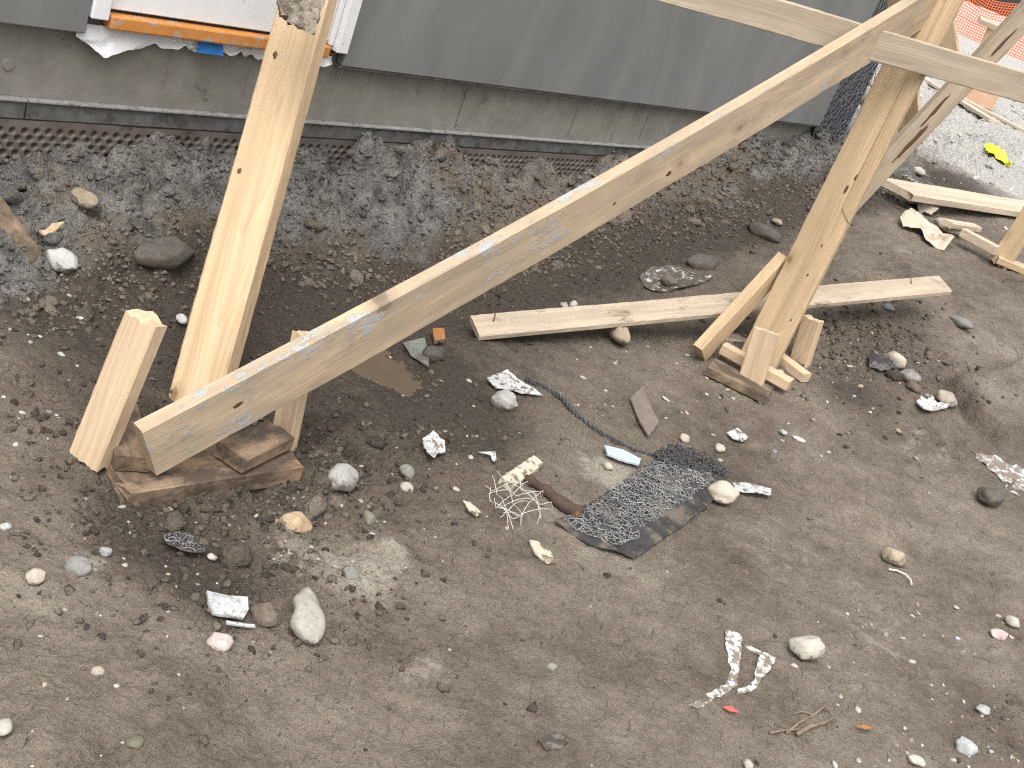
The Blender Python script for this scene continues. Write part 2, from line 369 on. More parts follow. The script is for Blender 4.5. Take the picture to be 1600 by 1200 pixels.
# ------------------------------------------------------------------ building
CONC = simple('bare_formwork_concrete', (.185, .170, .148), (.265, .248, .22), 9, .9, .6, .004, dirt=.22, dirtc=(.13, .115, .098), dscale=11)
def parging_mat():
    m, nt, p = new_mat('trowelled_cement_parging'); L = nt.links.new
    tc = N(nt, 'ShaderNodeTexCoord'); v = tc.outputs['Object']
    warp = N(nt, 'ShaderNodeTexNoise'); warp.inputs['Scale'].default_value = 1.7; warp.inputs['Detail'].default_value = 1; L(v, warp.inputs['Vector'])
    sc = N(nt, 'ShaderNodeVectorMath', operation='SCALE'); L(warp.outputs['Color'], sc.inputs[0]); sc.inputs['Scale'].default_value = .5
    ad = N(nt, 'ShaderNodeVectorMath', operation='ADD'); L(v, ad.inputs[0]); L(sc.outputs[0], ad.inputs[1])
    st = noise(nt, mapping(nt, ad.outputs[0], (5.0, 1, .9)), 1.5, 3, .5)
    fi = noise(nt, mapping(nt, ad.outputs[0], (60, 1, 7)), 1.6, 4, .6)
    big = noise(nt, v, 1.3, 3)
    f = math_(nt, 'ADD', math_(nt, 'MULTIPLY', st, .5), math_(nt, 'ADD', math_(nt, 'MULTIPLY', big, .35), math_(nt, 'MULTIPLY', fi, .15)))
    c = ramp(nt, f, [(.34, (.152, .154, .151)), (.5, (.180, .182, .179)), (.66, (.215, .218, .214))])
    L(c, p.inputs['Base Color']); p.inputs['Roughness'].default_value = .62; p.inputs['Specular IOR Level'].default_value = .4
    h = math_(nt, 'ADD', math_(nt, 'MULTIPLY', st, .7), math_(nt, 'ADD', math_(nt, 'MULTIPLY', fi, .15), math_(nt, 'MULTIPLY', noise(nt, v, 160, 4), .12)))
    L(bump(nt, h, .3, .010), p.inputs['Normal'])
    return m
PARG = parging_mat()
STRIP = simple('grey_flashing_strip', (.085, .083, .080), (.15, .147, .142), 26, .8, .4, .002, dirt=.45, dirtc=(.07, .065, .06))
LEDGE = simple('lit_lip_and_dribble_grey', (.19, .188, .183), (.31, .308, .30), 40, .8, .4, .002, dirt=.3, dirtc=(.14, .13, .12))  # light grey paints the lit top edge of the strip; also the dribbles
MEMB = simple('muddy_brown_plastic_membrane', (.105, .085, .075), (.16, .135, .12), 14, .6, .2, .001, dirt=.25, dirtc=(.07, .052, .042))
WHITE = simple('white_coated_panel', (.74, .75, .75), (.80, .81, .81), 20, .5, .05, .0005, dirt=.03, dirtc=(.45, .45, .44))
FRAME = simple('white_vinyl_frame', (.74, .74, .75), (.82, .82, .83), 30, .45, .05, .0005, dirt=.08, dirtc=(.4, .4, .4))
ORANGE = simple('orange_plastic_sill', (.50, .19, .045), (.60, .26, .075), 20, .5, .1, .001, dirt=.38, dirtc=(.38, .35, .32), dscale=22)
FLASH = simple('white_crinkled_membrane', (.62, .63, .64), (.72, .73, .74), 25, .5, .25, .002, dirt=.1, dirtc=(.35, .33, .3))
BLUE = simple('blue_tape', (.015, .12, .36), (.02, .16, .44), 20, .5, .1, .001)
BLACK = simple('black_building_paper', (.018, .019, .022), (.035, .037, .04), 30, .6, .3, .002)
WIRE = simple('dull_galvanised_wire', (.20, .21, .23), (.36, .37, .40), 60, .5, .1, .0005, spec=.5)
DARKGAP = simple('dark_sheathing', (.03, .028, .026), (.05, .046, .042), 20, .9, .2, .001)

bld = empty('building', WP(0, 0, 0))
tag(bld, 'grey building wall of smooth cement panels over bare concrete foundation with white door panel', 'building')
bld.rotation_euler = (0, 0, -AZ + math.pi / 2)           # local x along the wall, local y into the building
def wbox(name, s0, s1, n0, n1, z0, z1, mat, parent=None, bev=.003, div=0):
    """box in wall coordinates (n positive = out of the wall)"""
    bm = bmesh.new()
    vs_ = [bm.verts.new((s, -n, z)) for s in (s0, s1) for n in (n0, n1) for z in (z0, z1)]
    for f in ((0, 1, 3, 2), (4, 6, 7, 5), (0, 4, 5, 1), (2, 3, 7, 6), (0, 2, 6, 4), (1, 5, 7, 3)): bm.faces.new([vs_[i] for i in f])
    bmesh.ops.recalc_face_normals(bm, faces=bm.faces)
    if bev: bmesh.ops.bevel(bm, geom=bm.edges[:], offset=bev, segments=2, affect='EDGES', profile=.5)
    me = bpy.data.meshes.new(name); bm.to_mesh(me); bm.free()
    return link(name, me, mat, parent or bld)
TOPZ = 3.0
sL, zL = wall_hit(134, 49, .045); sR, zR = wall_hit(533, 106, .045)
ZP = .5 * (zL + zR)
wbox('foundation', -5, CORNER, -.25, 0, -.4, ZP + .03, CONC)
wbox('sheathing', -5, CORNER - .002, -.25, .012, ZP + .034, TOPZ, DARKGAP, bev=0)
wbox('parging_panel', -5, sL, .014, .048, ZP, TOPZ, PARG, bev=.004)
sE, _ = wall_hit(1281, 195, .045)
wbox('parging_panel', sR, sE, .014, .048, ZP, TOPZ, PARG, bev=.004)
wbox('trim_bead', sR - .006, sE, .018, .043, ZP - .008, ZP - .001, STRIP, bev=.001)
# flashing strip below, in lengths
zt = .356
cuts = [-5, -.95, .62, 1.35, 2.05, 2.9]
for a, b in zip(cuts[:-1], cuts[1:]):
    st = wbox('flashing_strip', a + .002, b - .002, .002, .016, zt - .058, zt - .008, STRIP, bev=.002)
    wbox('lip', a + .002, b - .002, .001, .024 + rng.uniform(-.003, .003), zt - .0075, zt, LEDGE, parent=st, bev=.002)
# tie-hole plugs, formwork seams and pour line on the concrete
for (u, v) in ((12, 101), (1093, 173)):
    s_, z_ = wall_hit(u, v)
    bm = bmesh.new()
    bmesh.ops.create_cone(bm, cap_ends=True, segments=24, radius1=.017, radius2=.014, depth=.006, matrix=Matrix.Translation((s_, -.002, z_)) @ Matrix.Rotation(math.pi / 2, 4, 'X'))
    me = bpy.data.meshes.new('tie_plug'); bm.to_mesh(me); bm.free(); link('tie_plug', me, CONC, bld)
for u, v, hgt in ((895, 190, .14), (1005, 200, .12), (720, 168, .16), (260, 110, .12), (385, 125, .10), (580, 115, .07)):
    s_, z_ = wall_hit(u, v)
    wbox('form_seam', s_ - .0013, s_ + .0013, -.002, .002, z_ - hgt / 2, z_ + hgt / 2, STRIP if u > 700 else CONC, bev=.0006)
# cement streaks running down the concrete (each a raised dribble)
bm = bmesh.new()
for k in range(46):
    s_ = rng.uniform(.55, 2.0) if k < 38 else rng.uniform(-1.2, .4); z0 = ZP - .01; z1 = z0 - rng.uniform(.05, .185); wd = rng.uniform(.0006, .0016)
    vv = [bm.verts.new((s_ - wd, -.0008, z0)), bm.verts.new((s_, -.0024, z0)), bm.verts.new((s_ + wd, -.0008, z0)), bm.verts.new((s_ + rng.uniform(-.004, .004), -.0008, z1))]
    bm.faces.new((vv[0], vv[1], vv[3])); bm.faces.new((vv[1], vv[2], vv[3]))
me = bpy.data.meshes.new('cement_dribbles'); bm.to_mesh(me); bm.free()
tag(link('cement_dribbles', me, LEDGE, bld), kind='stuff')
# dimpled drainage membrane
def membrane():
    s0, s1, z0, z1 = -2.2, 3.1, .05, zt - .06
    ds = .0034; ns = int((s1 - s0) / ds); nz = int((z1 - z0) / ds)
    S, Zz = np.meshgrid(np.linspace(s0, s1, ns), np.linspace(z0, z1, nz), indexing='ij')
    pitch = .035; r = .0088; rs = .0215
    row = np.round((Zz - .264) / rs); zc = .264 + row * rs
    sh = np.where(row % 2 == 0, 0, pitch / 2); sc_ = np.round((S - sh) / pitch) * pitch + sh
    d = np.hypot(S - sc_, Zz - zc)
    dim = 1 - sst(r * .72, r * 1.05, d); dim = np.where(zc > .268, 0, dim)
    nn = .020 - dim * .019 + fbm(S, Zz, 5, 2, 8) * .008
    V = np.stack([S, -nn, Zz], -1).reshape(-1, 3)
    idx = np.arange(ns * nz).reshape(ns, nz)
    q = np.stack([idx[:-1, :-1], idx[1:, :-1], idx[1:, 1:], idx[:-1, 1:]], -1).reshape(-1, 4)
    me = bpy.data.meshes.new('dimple_membrane'); me.from_pydata(V.tolist(), [], q.tolist()); me.update()
    return link('dimple_membrane', me, MEMB, bld, smooth=True)
membrane()
# door / window opening between the two panels
sJ0, _ = wall_hit(163, 30, .03); sJ1, _ = wall_hit(545, 60, .03)
wbox('jamb', sL + .004, sJ0, .013, .055, ZP + .045, TOPZ, FRAME, bev=.004)
jr0, _ = wall_hit(534, 82, .06); 
wbox('jamb', jr0 - .022, sR - .004, .013, .062, ZP + .045, TOPZ, FRAME, bev=.004)
wbox('jamb', jr0 - .04, jr0 - .024, .013, .04, ZP + .06, TOPZ, FRAME, bev=.003)
_, zs0 = wall_hit(300, 52, .05); _, zs1 = wall_hit(300, 33, .05)
sill = wbox('sill', sJ0 + .006, jr0 - .044, .013, .058, ZP + .022, ZP + .062, ORANGE, bev=.006)
door = wbox('door_panel', sJ0 + .003, jr0 - .042, .013, .03, ZP + .072, TOPZ, WHITE, bev=.003)
wbox('gap_seal', sJ0 + .004, jr0 - .043, .012, .02, ZP + .0625, ZP + .0715, DARKGAP, bev=0)
def flashing():
    s0, s1 = sL - .02, jr0 + .0
    ns, nz = 120, 10; V = []; 
    for i in range(ns):
        for j in range(nz):
            t = i / (ns - 1); s_ = s0 + (s1 - s0) * t; k = j / (nz - 1)
            low = ZP - .012 - .006 * math.sin(t * 9) - (.035 * math.exp(-((t - .10) / .08) ** 2)) + .012 * (vn1(t * 40) if True else 0)
            zz = (ZP + .020) * (1 - k) + low * k
            nn = .020 + .012 * k + .016 * k * math.exp(-((t - .10) / .09) ** 2) + .012 * k * vn1(t * 22 + k * 3)
            V.append((s_, -nn, zz))
    fs = [(i * nz + j, i * nz + j + 1, (i + 1) * nz + j + 1, (i + 1) * nz + j) for i in range(ns - 1) for j in range(nz - 1)]
    me = mesh('membrane_flap', V, fs); o = link('membrane_flap', me, FLASH, bld)
    md = o.modifiers.new('t', 'SOLIDIFY'); md.thickness = .0012
    return o
def vn1(x): return float(vnoise(np.array(x), np.array(.37), 5)) * 2
flashing()
sB0, _ = wall_hit(312, 60, .04); sB1, _ = wall_hit(352, 64, .04)
def tape():
    V = []
    for i in range(8):
        for j in range(6):
            s_ = sB0 + (sB1 - sB0) * i / 7 + .004 * vn1(j * 1.7 + i); zz = ZP + .018 - .032 * j / 5
            V.append((s_, -(.036 + .012 * j / 5 + .003 * vn1(i + j * .7)), zz))
    fs = [(i * 6 + j, i * 6 + j + 1, (i + 1) * 6 + j + 1, (i + 1) * 6 + j) for i in range(7) for j in range(5)]
    o = link('tape', mesh('tape', V, fs), BLUE, bld); md = o.modifiers.new('t', 'SOLIDIFY'); md.thickness = .001
tape()
# black paper and wire lath at the corner
def lath():
    o = wbox('corner_paper', sE + .003, CORNER + .004, .013, .026, ZP - .06, TOPZ, BLACK, bev=.003)
    bm = bmesh.new()
    def tube(a, b, r=.0011):
        a, b = Vector(a), Vector(b); d = (b - a).normalized(); q = d.to_track_quat('Z', 'Y')
        ring = [q @ Vector((r * math.cos(t), r * math.sin(t), 0)) for t in (0, 2.1, 4.2)]
        va = [bm.verts.new(a + r_) for r_ in ring]; vb = [bm.verts.new(b + r_) for r_ in ring]
        for i in range(3): bm.faces.new((va[i], va[(i + 1) % 3], vb[(i + 1) % 3], vb[i]))
    g = .026; zz = ZP - .08; r_i = 0
    while zz < 1.35:
        ss = sE - .004 + (r_i % 2) * g / 2
        while ss < CORNER + .06:
            j = lambda: rng.uniform(-.006, .006)
            p0 = (ss + j(), -.034 + j(), zz + j()); p1 = (ss + g / 2 + j(), -.038 + j(), zz + g + j()); p2 = (ss - g / 2 + j(), -.034 + j(), zz + g + j())
            tube(p0, p1); tube(p0, p2); ss += g
        zz += g; r_i += 1
    for k in range(26):
        z_ = rng.uniform(ZP - .08, .95); a = (CORNER + rng.uniform(-.03, .02), -.03, z_)
        tube(a, (a[0] + rng.uniform(.02, .10), -.03 + rng.uniform(-.05, .02), z_ + rng.uniform(-.10, .04)), .0013)
    me = bpy.data.meshes.new('wire_lath'); bm.to_mesh(me); bm.free(); tag(link('wire_lath', me, WIRE, o), kind='stuff')
lath()
wbox('side_wall', CORNER - .01, CORNER, -4, -.252, -.4, TOPZ, BLACK, bev=0)

# ------------------------------------------------------------------ lumber
def facing(mid, ax, rot=0):
    f = CAM - np.array(mid); f = f - ax * (f @ ax); f = unit(f)
    c, s = math.cos(math.radians(rot)), math.sin(math.radians(rot))
    return f * c + np.cross(ax, f) * s
def beam_mesh(name, L, w_, t_, bow=(0, 0), j0=0., j1=0., edge=.0035, seed=0, slant1=0., slant0=0.):
    r = random.Random(seed)
    prof = []
    def side(a, b, k): 
        for i in range(k): prof.append((a[0] + (b[0] - a[0]) * i / k, a[1] + (b[1] - a[1]) * i / k))
    y, z0, z1, e = w_ / 2, -t_, 0., edge
    ky = max(2, int(w_ / .015)); kz = max(1, int(t_ / .015))
    side((-y + e, z1), (y - e, z1), ky); side((y - e, z1), (y, z1 - e), 1); side((y, z1 - e), (y, z0 + e), kz); side((y, z0 + e), (y - e, z0), 1)
    side((y - e, z0), (-y + e, z0), ky); side((-y + e, z0), (-y, z0 + e), 1); side((-y, z0 + e), (-y, z1 - e), kz); side((-y, z1 - e), (-y + e, z1), 1)
    n = len(prof); ns = max(6, min(90, int(L / .025))); V = []; Fc = []
    for i in range(ns + 1):
        t = i / ns; x = L * t; b = 4 * t * (1 - t)
        for k, (py, pz) in enumerate(prof):
            jx = 0
            if i == 0: jx = j0 * (r.random() - .2) + slant0 * py
            if i == ns: jx = -j1 * (r.random() - .2) + slant1 * py
            cor = abs(abs(py) - y) < e * 1.5
            wob = .0006 * math.sin(x * 9 + k + seed) + (r.uniform(-.0009, .0006) if cor else 0)
            V.append((x + jx, py * (1 + wob / y) + bow[0] * b, pz + bow[1] * b + wob * .6))
    for i in range(ns):
        for k in range(n):
            a = i * n + k; b_ = i * n + (k + 1) % n; Fc.append((a, a + n, b_ + n, b_))
    for end, base in ((0, 0), (1, ns * n)):
        c = len(V); jj = j1 if end else j0
        V.append(((L if end else 0) + (-jj if end else jj) * .5, 0, -t_ / 2))
        for k in range(n):
            a, b_ = base + k, base + (k + 1) % n
            Fc.append((a, b_, c) if not end else (b_, a, c))
    me = mesh(name, V, Fc)
    bm = bmesh.new(); bm.from_mesh(me); bmesh.ops.recalc_face_normals(bm, faces=bm.faces); bm.to_mesh(me); bm.free()
    return me
def beam(name, p0, p1, w_, t_, face, mat, bow=(0, 0), j0=0., j1=0., seed=None, parent=None, slant1=0., slant0=0., edge=.0035):
    p0 = np.array(p0); p1 = np.array(p1); L = np.linalg.norm(p1 - p0); X = (p1 - p0) / L
    Zl = unit(np.array(face) - X * (np.array(face) @ X)); Y = np.cross(Zl, X)
    o = link(name, beam_mesh(name, L, w_, t_, bow, j0, j1, edge, seed if seed is not None else rng.randint(0, 9999), slant1, slant0), mat)
    o.matrix_world = Matrix(((X[0], Y[0], Zl[0], p0[0]), (X[1], Y[1], Zl[1], p0[1]), (X[2], Y[2], Zl[2], p0[2]), (0, 0, 0, 1)))
    if parent is not None: adopt(o, parent)
    return o
ZUP = np.array([0, 0, 1.])
# long diagonal brace
a = U(222, 675, 2.34); b = U(1424, 0, 3.65); ax = unit(b - a)
hn = unit(np.cross(ax, ZUP)); hn = hn if hn @ (CAM - a) > 0 else -hn
wd = np.cross(ax, hn); wd = wd if wd[2] < 0 else -wd
Yl = np.cross(hn, ax); sg = 1 if Yl @ wd > 0 else -1
BR = beam('diagonal_brace', a + wd * .07, b + wd * .07 + ax * .34, .14, .038, hn, W_BRACE, bow=(sg * .036, 0), seed=3)
tag(BR, 'long scuffed lumber brace with mortar splashes running diagonally from muddy base up to the right', 'brace')
# left raker leaning to the wall
p0 = U(296, 640, 2.78); p1 = U(482, -30, 3.05); ax = unit(p1 - p0)
f = facing((p0 + p1) / 2, ax, 0)
def rot_face(mid, ax, toward_u, ang):
    """rotate the facing so that the face turns away from image direction +u by ang"""
    f0 = facing(mid, ax, 0); f1 = facing(mid, ax, ang); 
    return f1 if (f1 - f0) @ RC * toward_u > 0 else facing(mid, ax, -ang)
RK = beam('raking_post', p0, p1 + ax * .5, .132, .07, rot_face((p0 + p1) / 2, ax, -1, 24), W_TOP, seed=8, edge=.005)
tag(RK, 'yellow pine post leaning toward the white door panel, with dark knots', 'post')
# ledger and right post
p0 = U(1404, 121, 3.86); g0 = hit(1181, 566); 
axp = unit(p0 - g0)
PO = beam('support_post', g0 - axp * .03, p0 + axp * .75, .140, .042, rot_face((p0 + g0) / 2, axp, -1, 14), W_POST, seed=12)
tag(PO, 'upright tan lumber post standing on blocks where brace and rail meet', 'post')
s0 = U(1384, 121, 3.70)
pl0 = U(1040, -24, 3.28); pl1 = U(1343, 60, 3.60); pl2 = U(1640, 149, 4.02)
LG = beam('horizontal_rail', pl0, pl2, .098, .022, unit(np.cross(unit(pl2 - pl0), np.cross(unit(CAM - pl1), unit(pl2 - pl0)) * -1)) * 0 + unit(NW), W_GREY, seed=21)
tag(LG, 'greyed horizontal rail board crossing behind the diagonal brace at upper right', 'rail')
# second ply scabbed to the post
q0 = U(1372, 255, 3.93); q1 = U(1425, 121, 3.70)
f_ = rot_face((p0 + g0) / 2, axp, -1, 14)
b0 = g0 + axp * .60; yv = unit(np.cross(f_, axp)); yv = yv if yv @ RC > 0 else -yv
scab = beam('scab_board', b0 + yv * .049 + f_ * .004, p0 + axp * .74 + yv * .049 + f_ * .004, .046, .03, f_, W_POST, seed=13, slant0=.8)
scab.parent = PO; scab.matrix_parent_inverse = PO.matrix_world.inverted()
# strut behind the post, right
p0 = U(1402, -30, 5.7); p1 = U(1421, 218, 6.35); ax = unit(p1 - p0)
tag(beam('back_strut', p0, p1, .122, .045, rot_face((p0 + p1) / 2, ax, -1, 20), W_TOP, seed=31), 'short yellow strut showing just behind the right edge of the upright tan post', 'strut')
p0 = U(1455, -20, 4.10); p1 = U(1472, 100, 4.15); ax = unit(p1 - p0)
tag(beam('gusset_board', p0, p1, .125, .02, rot_face((p0 + p1) / 2, ax, -1, 18), W_TOP, seed=33), 'smooth yellow board seen through the gap above the horizontal rail', 'board')
# dark knotted brace behind
g1 = hit(1316, 334); p1 = U(1594, 38, 5.25); ax = unit(p1 - g1)
KB = tag(beam('knotted_brace', g1, p1 + ax * .4, .105, .05, rot_face((g1 + p1) / 2, ax, 1, 28), W_DARK, seed=35), 'weathered brace with long dark bark knots sloping up behind the tan post', 'brace')

# knots and bark pockets seen on the boards
KNOT = simple('dark_knot', (.055, .03, .02), (.15, .085, .05), 160, .8, .5, .001)
def knot(o, u, v, rx, ry, name='knot', seed=0):
    mw = o.matrix_world; nrm = np.array(mw.to_3x3().col[2]); p0_ = np.array(mw.translation); d = ray(u, v)
    q = CAM + d * (((p0_ - CAM) @ nrm) / (d @ nrm)); loc = mw.inverted() @ Vector(q)
    hw = max(abs(v_.co.y) for v_ in o.data.vertices if v_.index < 60); loc.y = max(-hw + ry + .004, min(hw - ry - .004, loc.y))
    zs = [v_.co.z for v_ in o.data.vertices if abs(v_.co.x - loc.x) < .03 and abs(v_.co.y - loc.y) < .03]; zf = max(zs) if zs else 0
    r = random.Random(seed or int(u + v)); n = 18; V = [(0, 0, .0012)]
    for k in range(n):
        t = 2 * math.pi * k / n; j = r.uniform(.7, 1.15); V.append((rx * math.cos(t) * j, ry * math.sin(t) * j, -.0008))
    c = link(name, mesh(name, V, [(0, 1 + k, 1 + (k + 1) % n) for k in range(n)]), KNOT, smooth=True)
    c.parent = o; c.location = (loc.x, loc.y, zf + .0004)
for u, v, rx, ry in ((430, 86, .012, .007), (374, 267, .012, .007), (268, 612, .006, .004)): knot(RK, u, v, rx, ry)
for u, v, rx, ry in ((1043, 287, .016, .009), (1380, 58, .022, .008), (372, 633, .014, .006), (960, 318, .008, .005)): knot(BR, u, v, rx, ry)
for u, v, rx, ry in ((1322, 296, .018, .006), (1337, 278, .014, .005), (1236, 500, .006, .004), (1262, 430, .006, .004), (1284, 384, .008, .004)): knot(PO, u, v, rx, ry)
for u, v, rx, ry in ((1462, 172, .11, .011), (1425, 222, .13, .012), (1565, 70, .09, .009)): knot(KB, u, v, rx, ry, 'bark_pocket')
# ---- left footing
def flat(name, uv0, uv1, ztop, w_, t_, mat, label, cat, seed=0, j0=0., j1=0., group=None, tilt=(0, 0, 1), z1=None, ext0=0, ext1=0):
    a = plane_hit(*uv0, ztop); b = plane_hit(*uv1, ztop if z1 is None else z1); ax = unit(b - a)
    o = beam(name, a - ax * ext0, b + ax * ext1, w_, t_, np.array(tilt, float), mat, seed=seed, j0=j0, j1=j1); tag(o, label, cat, group); return o
flat('sole_plate', (176, 738), (452, 700), .004, .15, .05, W_SOLE, 'dark mud-soaked sole plate lying in the dirt under the left footing', 'board', 41, .012, .012)
flat('crib_block', (212, 715), (183, 612), .045, .080, .036, W_SOLE, 'muddy block with dark end beside the upright stub stake at the left footing', 'block', 42, .004, .01)
flat('crib_block', (362, 704), (440, 668), .050, .085, .038, W_SOLE, 'square cut block wedged under the low end of the diagonal brace', 'block', 43, .002, .01)
ge = hit(128, 722); top = U(221, 491, 2.36); ax = unit(top - ge)
tag(beam('stub_stake', ge - ax * .0, top, .086, .040, rot_face((ge + top) / 2, ax, -1, 38), W_STAKE, seed=45, j1=.022, j0=.02), 'pale fresh-cut stake stub with splintered top at the left footing', 'stake')
ge = hit(436, 694); top = U(471, 522, 2.72); ax = unit(top - ge)
tag(beam('stub_stake', ge - ax * .03, top, .06, .038, rot_face((ge + top) / 2, ax, -1, 32), W_STAKE, seed=46, j1=.01), 'thin stake mostly hidden behind the low end of the diagonal brace', 'stake')
ge = hit(42, 408); top = U(-70, 262, depth(ge) - .12); ax = unit(top - ge)
tag(beam('muddy_board', ge - ax * .01, top, .105, .04, rot_face((ge + top) / 2, ax, 1, 20), W_MUD, seed=47), 'mud-coated board end poking in at the left edge beside a white stone', 'board')

# ---- right footing
zg = float(terrain(*hit(1185, 590)[:2])); zt_ = zg + .012
flat('sole_plate', (1112, 566), (1205, 612), zt_, .11, .035, W_MUD, 'dark muddy sole board under the stacked blocks of the right footing', 'board', 51)
flat('crib_block', (1133, 536), (1238, 594), zt_ + .045, .048, .040, W_STAKE, 'clean light block nearest the camera in the right footing stack', 'block', 52, group=None)
flat('crib_block', (1180, 522), (1263, 584), zt_ + .043, .046, .036, W_STAKE, 'light block with stamped marks at the back of the right footing stack', 'block', 53)
flat('crib_block', (1112, 522), (1172, 528), zt_ + .02, .06, .03, W_GREY, 'weathered block end under the short sloping strut', 'block', 54)
ge = hit(1168, 606); top = U(1196, 517, depth(ge) - .06); ax = unit(top - ge)
tag(beam('stub_stake', ge - ax * .01, top, .089, .03, rot_face((ge + top) / 2, ax, -1, 12), W_STAKE, seed=55, j1=.006, j0=.03), 'short broad stake with arched grain in front of the right footing', 'stake')
ge = hit(1246, 566); top = U(1267, 498, depth(ge) - .07); ax = unit(top - ge)
tag(beam('stub_stake', ge - ax * .03, top, .075, .036, rot_face((ge + top) / 2, ax, -1, 26), W_STAKE, seed=56, j1=.008), 'short stake behind the foot of the tan post at right footing', 'stake')
ge = hit(1094, 568); top = U(1232, 412, depth(g0) - .02); ax = unit(top - ge)
hnr = unit(np.cross(ax, ZUP)); hnr = hnr if hnr @ (CAM - ge) > 0 else -hnr
tag(beam('short_strut', ge + ZUP * .03, top, .089, .042, hnr, W_POST, seed=57), 'short strut sloping from the ground to the foot of the tan post', 'strut')

# ---- long plank on the ground
a = hit(742, 508, .035); b = U(1477, 442, 4.75)
b[2] = max(b[2], float(terrain(b[0], b[1])) + .03)
tl = unit(ZUP + unit(CAM - a) * .15)
PK = beam('long_plank', a, b, .115, .022, tl, W_PLANK, seed=61, slant1=.25, slant0=.15)
tag(PK, 'long weathered plank lying across the muddy hollow with bent nails in it', 'plank')
NAIL = simple('rusty_nail', (.09, .06, .045), (.14, .09, .06), 60, .6, .1, .0005, metal=.3)
def tube_mesh(name, pts, r, sides=6, taper=None):
    V = []; Fc = []; pts = [Vector(p) for p in pts]; n = len(pts)
    for i, p in enumerate(pts):
        d = (pts[min(i + 1, n - 1)] - pts[max(i - 1, 0)]).normalized(); q = d.to_track_quat('Z', 'Y')
        rr = r if taper is None else r * taper(i / (n - 1))
        for k in range(sides):
            t = 2 * math.pi * k / sides; V.append(p + q @ Vector((rr * math.cos(t), rr * math.sin(t), 0)))
    for i in range(n - 1):
        for k in range(sides):
            a_ = i * sides + k; b_ = i * sides + (k + 1) % sides; Fc.append((a_, b_, b_ + sides, a_ + sides))
    Fc.append(tuple(range(sides))[::-1]); Fc.append(tuple((n - 1) * sides + k for k in range(sides)))
    return mesh(name, V, Fc)
for (u, v, du, dv) in ((771, 502, 3, -14), (1424, 447, -1, -12)):
    t = (u - 742) / (1477 - 742); base = a + (b - a) * min(max(t, .03), .95); d_ = depth(base)
    base = U(u, v, d_); tip = U(u + du, v + dv, d_ - .01)
    o = link('nail', tube_mesh('nail', [base - ZUP * .02, base, (base + tip) / 2 + RC * .001, tip], .0022), NAIL)
    o.parent = PK; o.matrix_parent_inverse = PK.matrix_world.inverted()

# ------------------------------------------------------------------ right background timber
a = hit(1402, 290, .09); b = hit(1650, 330, .05); ax = unit(b - a)
tag(beam('loose_plank', a, b, .20, .038, ZUP + NW * .05, W_PALE, seed=71, slant0=-.5), 'thick pale plank raised off the ground beyond the tan post at right edge', 'plank')
ge = hit(1556, 416); top = U(1622, 318, depth(ge) - .15); ax = unit(top - ge)
tag(beam('stub_stake', ge, top, .10, .05, rot_face((ge + top) / 2, ax, -1, 14), W_POST, seed=72, j0=.03), 'splintered stake cut off by the right edge of the picture', 'stake')
zz = float(terrain(*hit(1545, 390)[:2]))
flat('crib_block', (1508, 357), (1562, 386), zz + .07, .055, .045, W_PALE, 'whitened block with black stamped marks lying beside the right-edge stake', 'block', 73)
flat('crib_block', (1482, 345), (1528, 352), zz + .07, .06, .03, W_PALE, 'flat offcut between crumpled paper and the whitened block', 'block', 74)
flat('sole_plate', (1560, 398), (1640, 432), zz + .03, .10, .035, W_POST, 'sole board under the right-edge stake', 'board', 75)
W_FAR = W_PALE
far = [((1340, 128), (1392, 160), .12, .03, 'stacked plank end between the wall corner and the tan post'),
       ((1440, 118), (1555, 188), .12, .03, 'pale plank lying flat in the yard under the horizontal rail'),
       ((1500, 150), (1640, 222), .10, .03, 'long pale plank lying across the bright yard at far right'),
       ((1545, 95), (1650, 128), .16, .05, 'pale timber lying at the foot of the orange fence'),
       ((1335, 112), (1375, 135), .10, .03, 'upper plank of the pile beside the wall corner')]
for k, (p, q, w_, t_, lab) in enumerate(far):
    a = hit(*p, .03 + .03 * (k == 4)); b = hit(*q, .03)
    tag(beam('yard_plank', a, b, w_, t_, ZUP, W_FAR, seed=80 + k), lab, 'plank', 'planks in the yard')
# trestle with cap
ge = hit(1532, 96); top = U(1556, 42, depth(ge) * .985); ax = unit(top - ge)
tr = empty('trestle', ge); tag(tr, 'small trestle post with pale cap board in front of the orange fence', 'trestle')
sc_ = depth(ge) / F
beam('post', ge, top, 24 * sc_, 10 * sc_, rot_face(top, ax, -1, 20), W_POST, seed=90, parent=tr)
ca = U(1532, 27, depth(top)); cb = U(1575, 44, depth(top))
beam('cap', ca, cb, 14 * sc_, 8 * sc_, ZUP + NW * .6, W_GREY, seed=91, parent=tr)

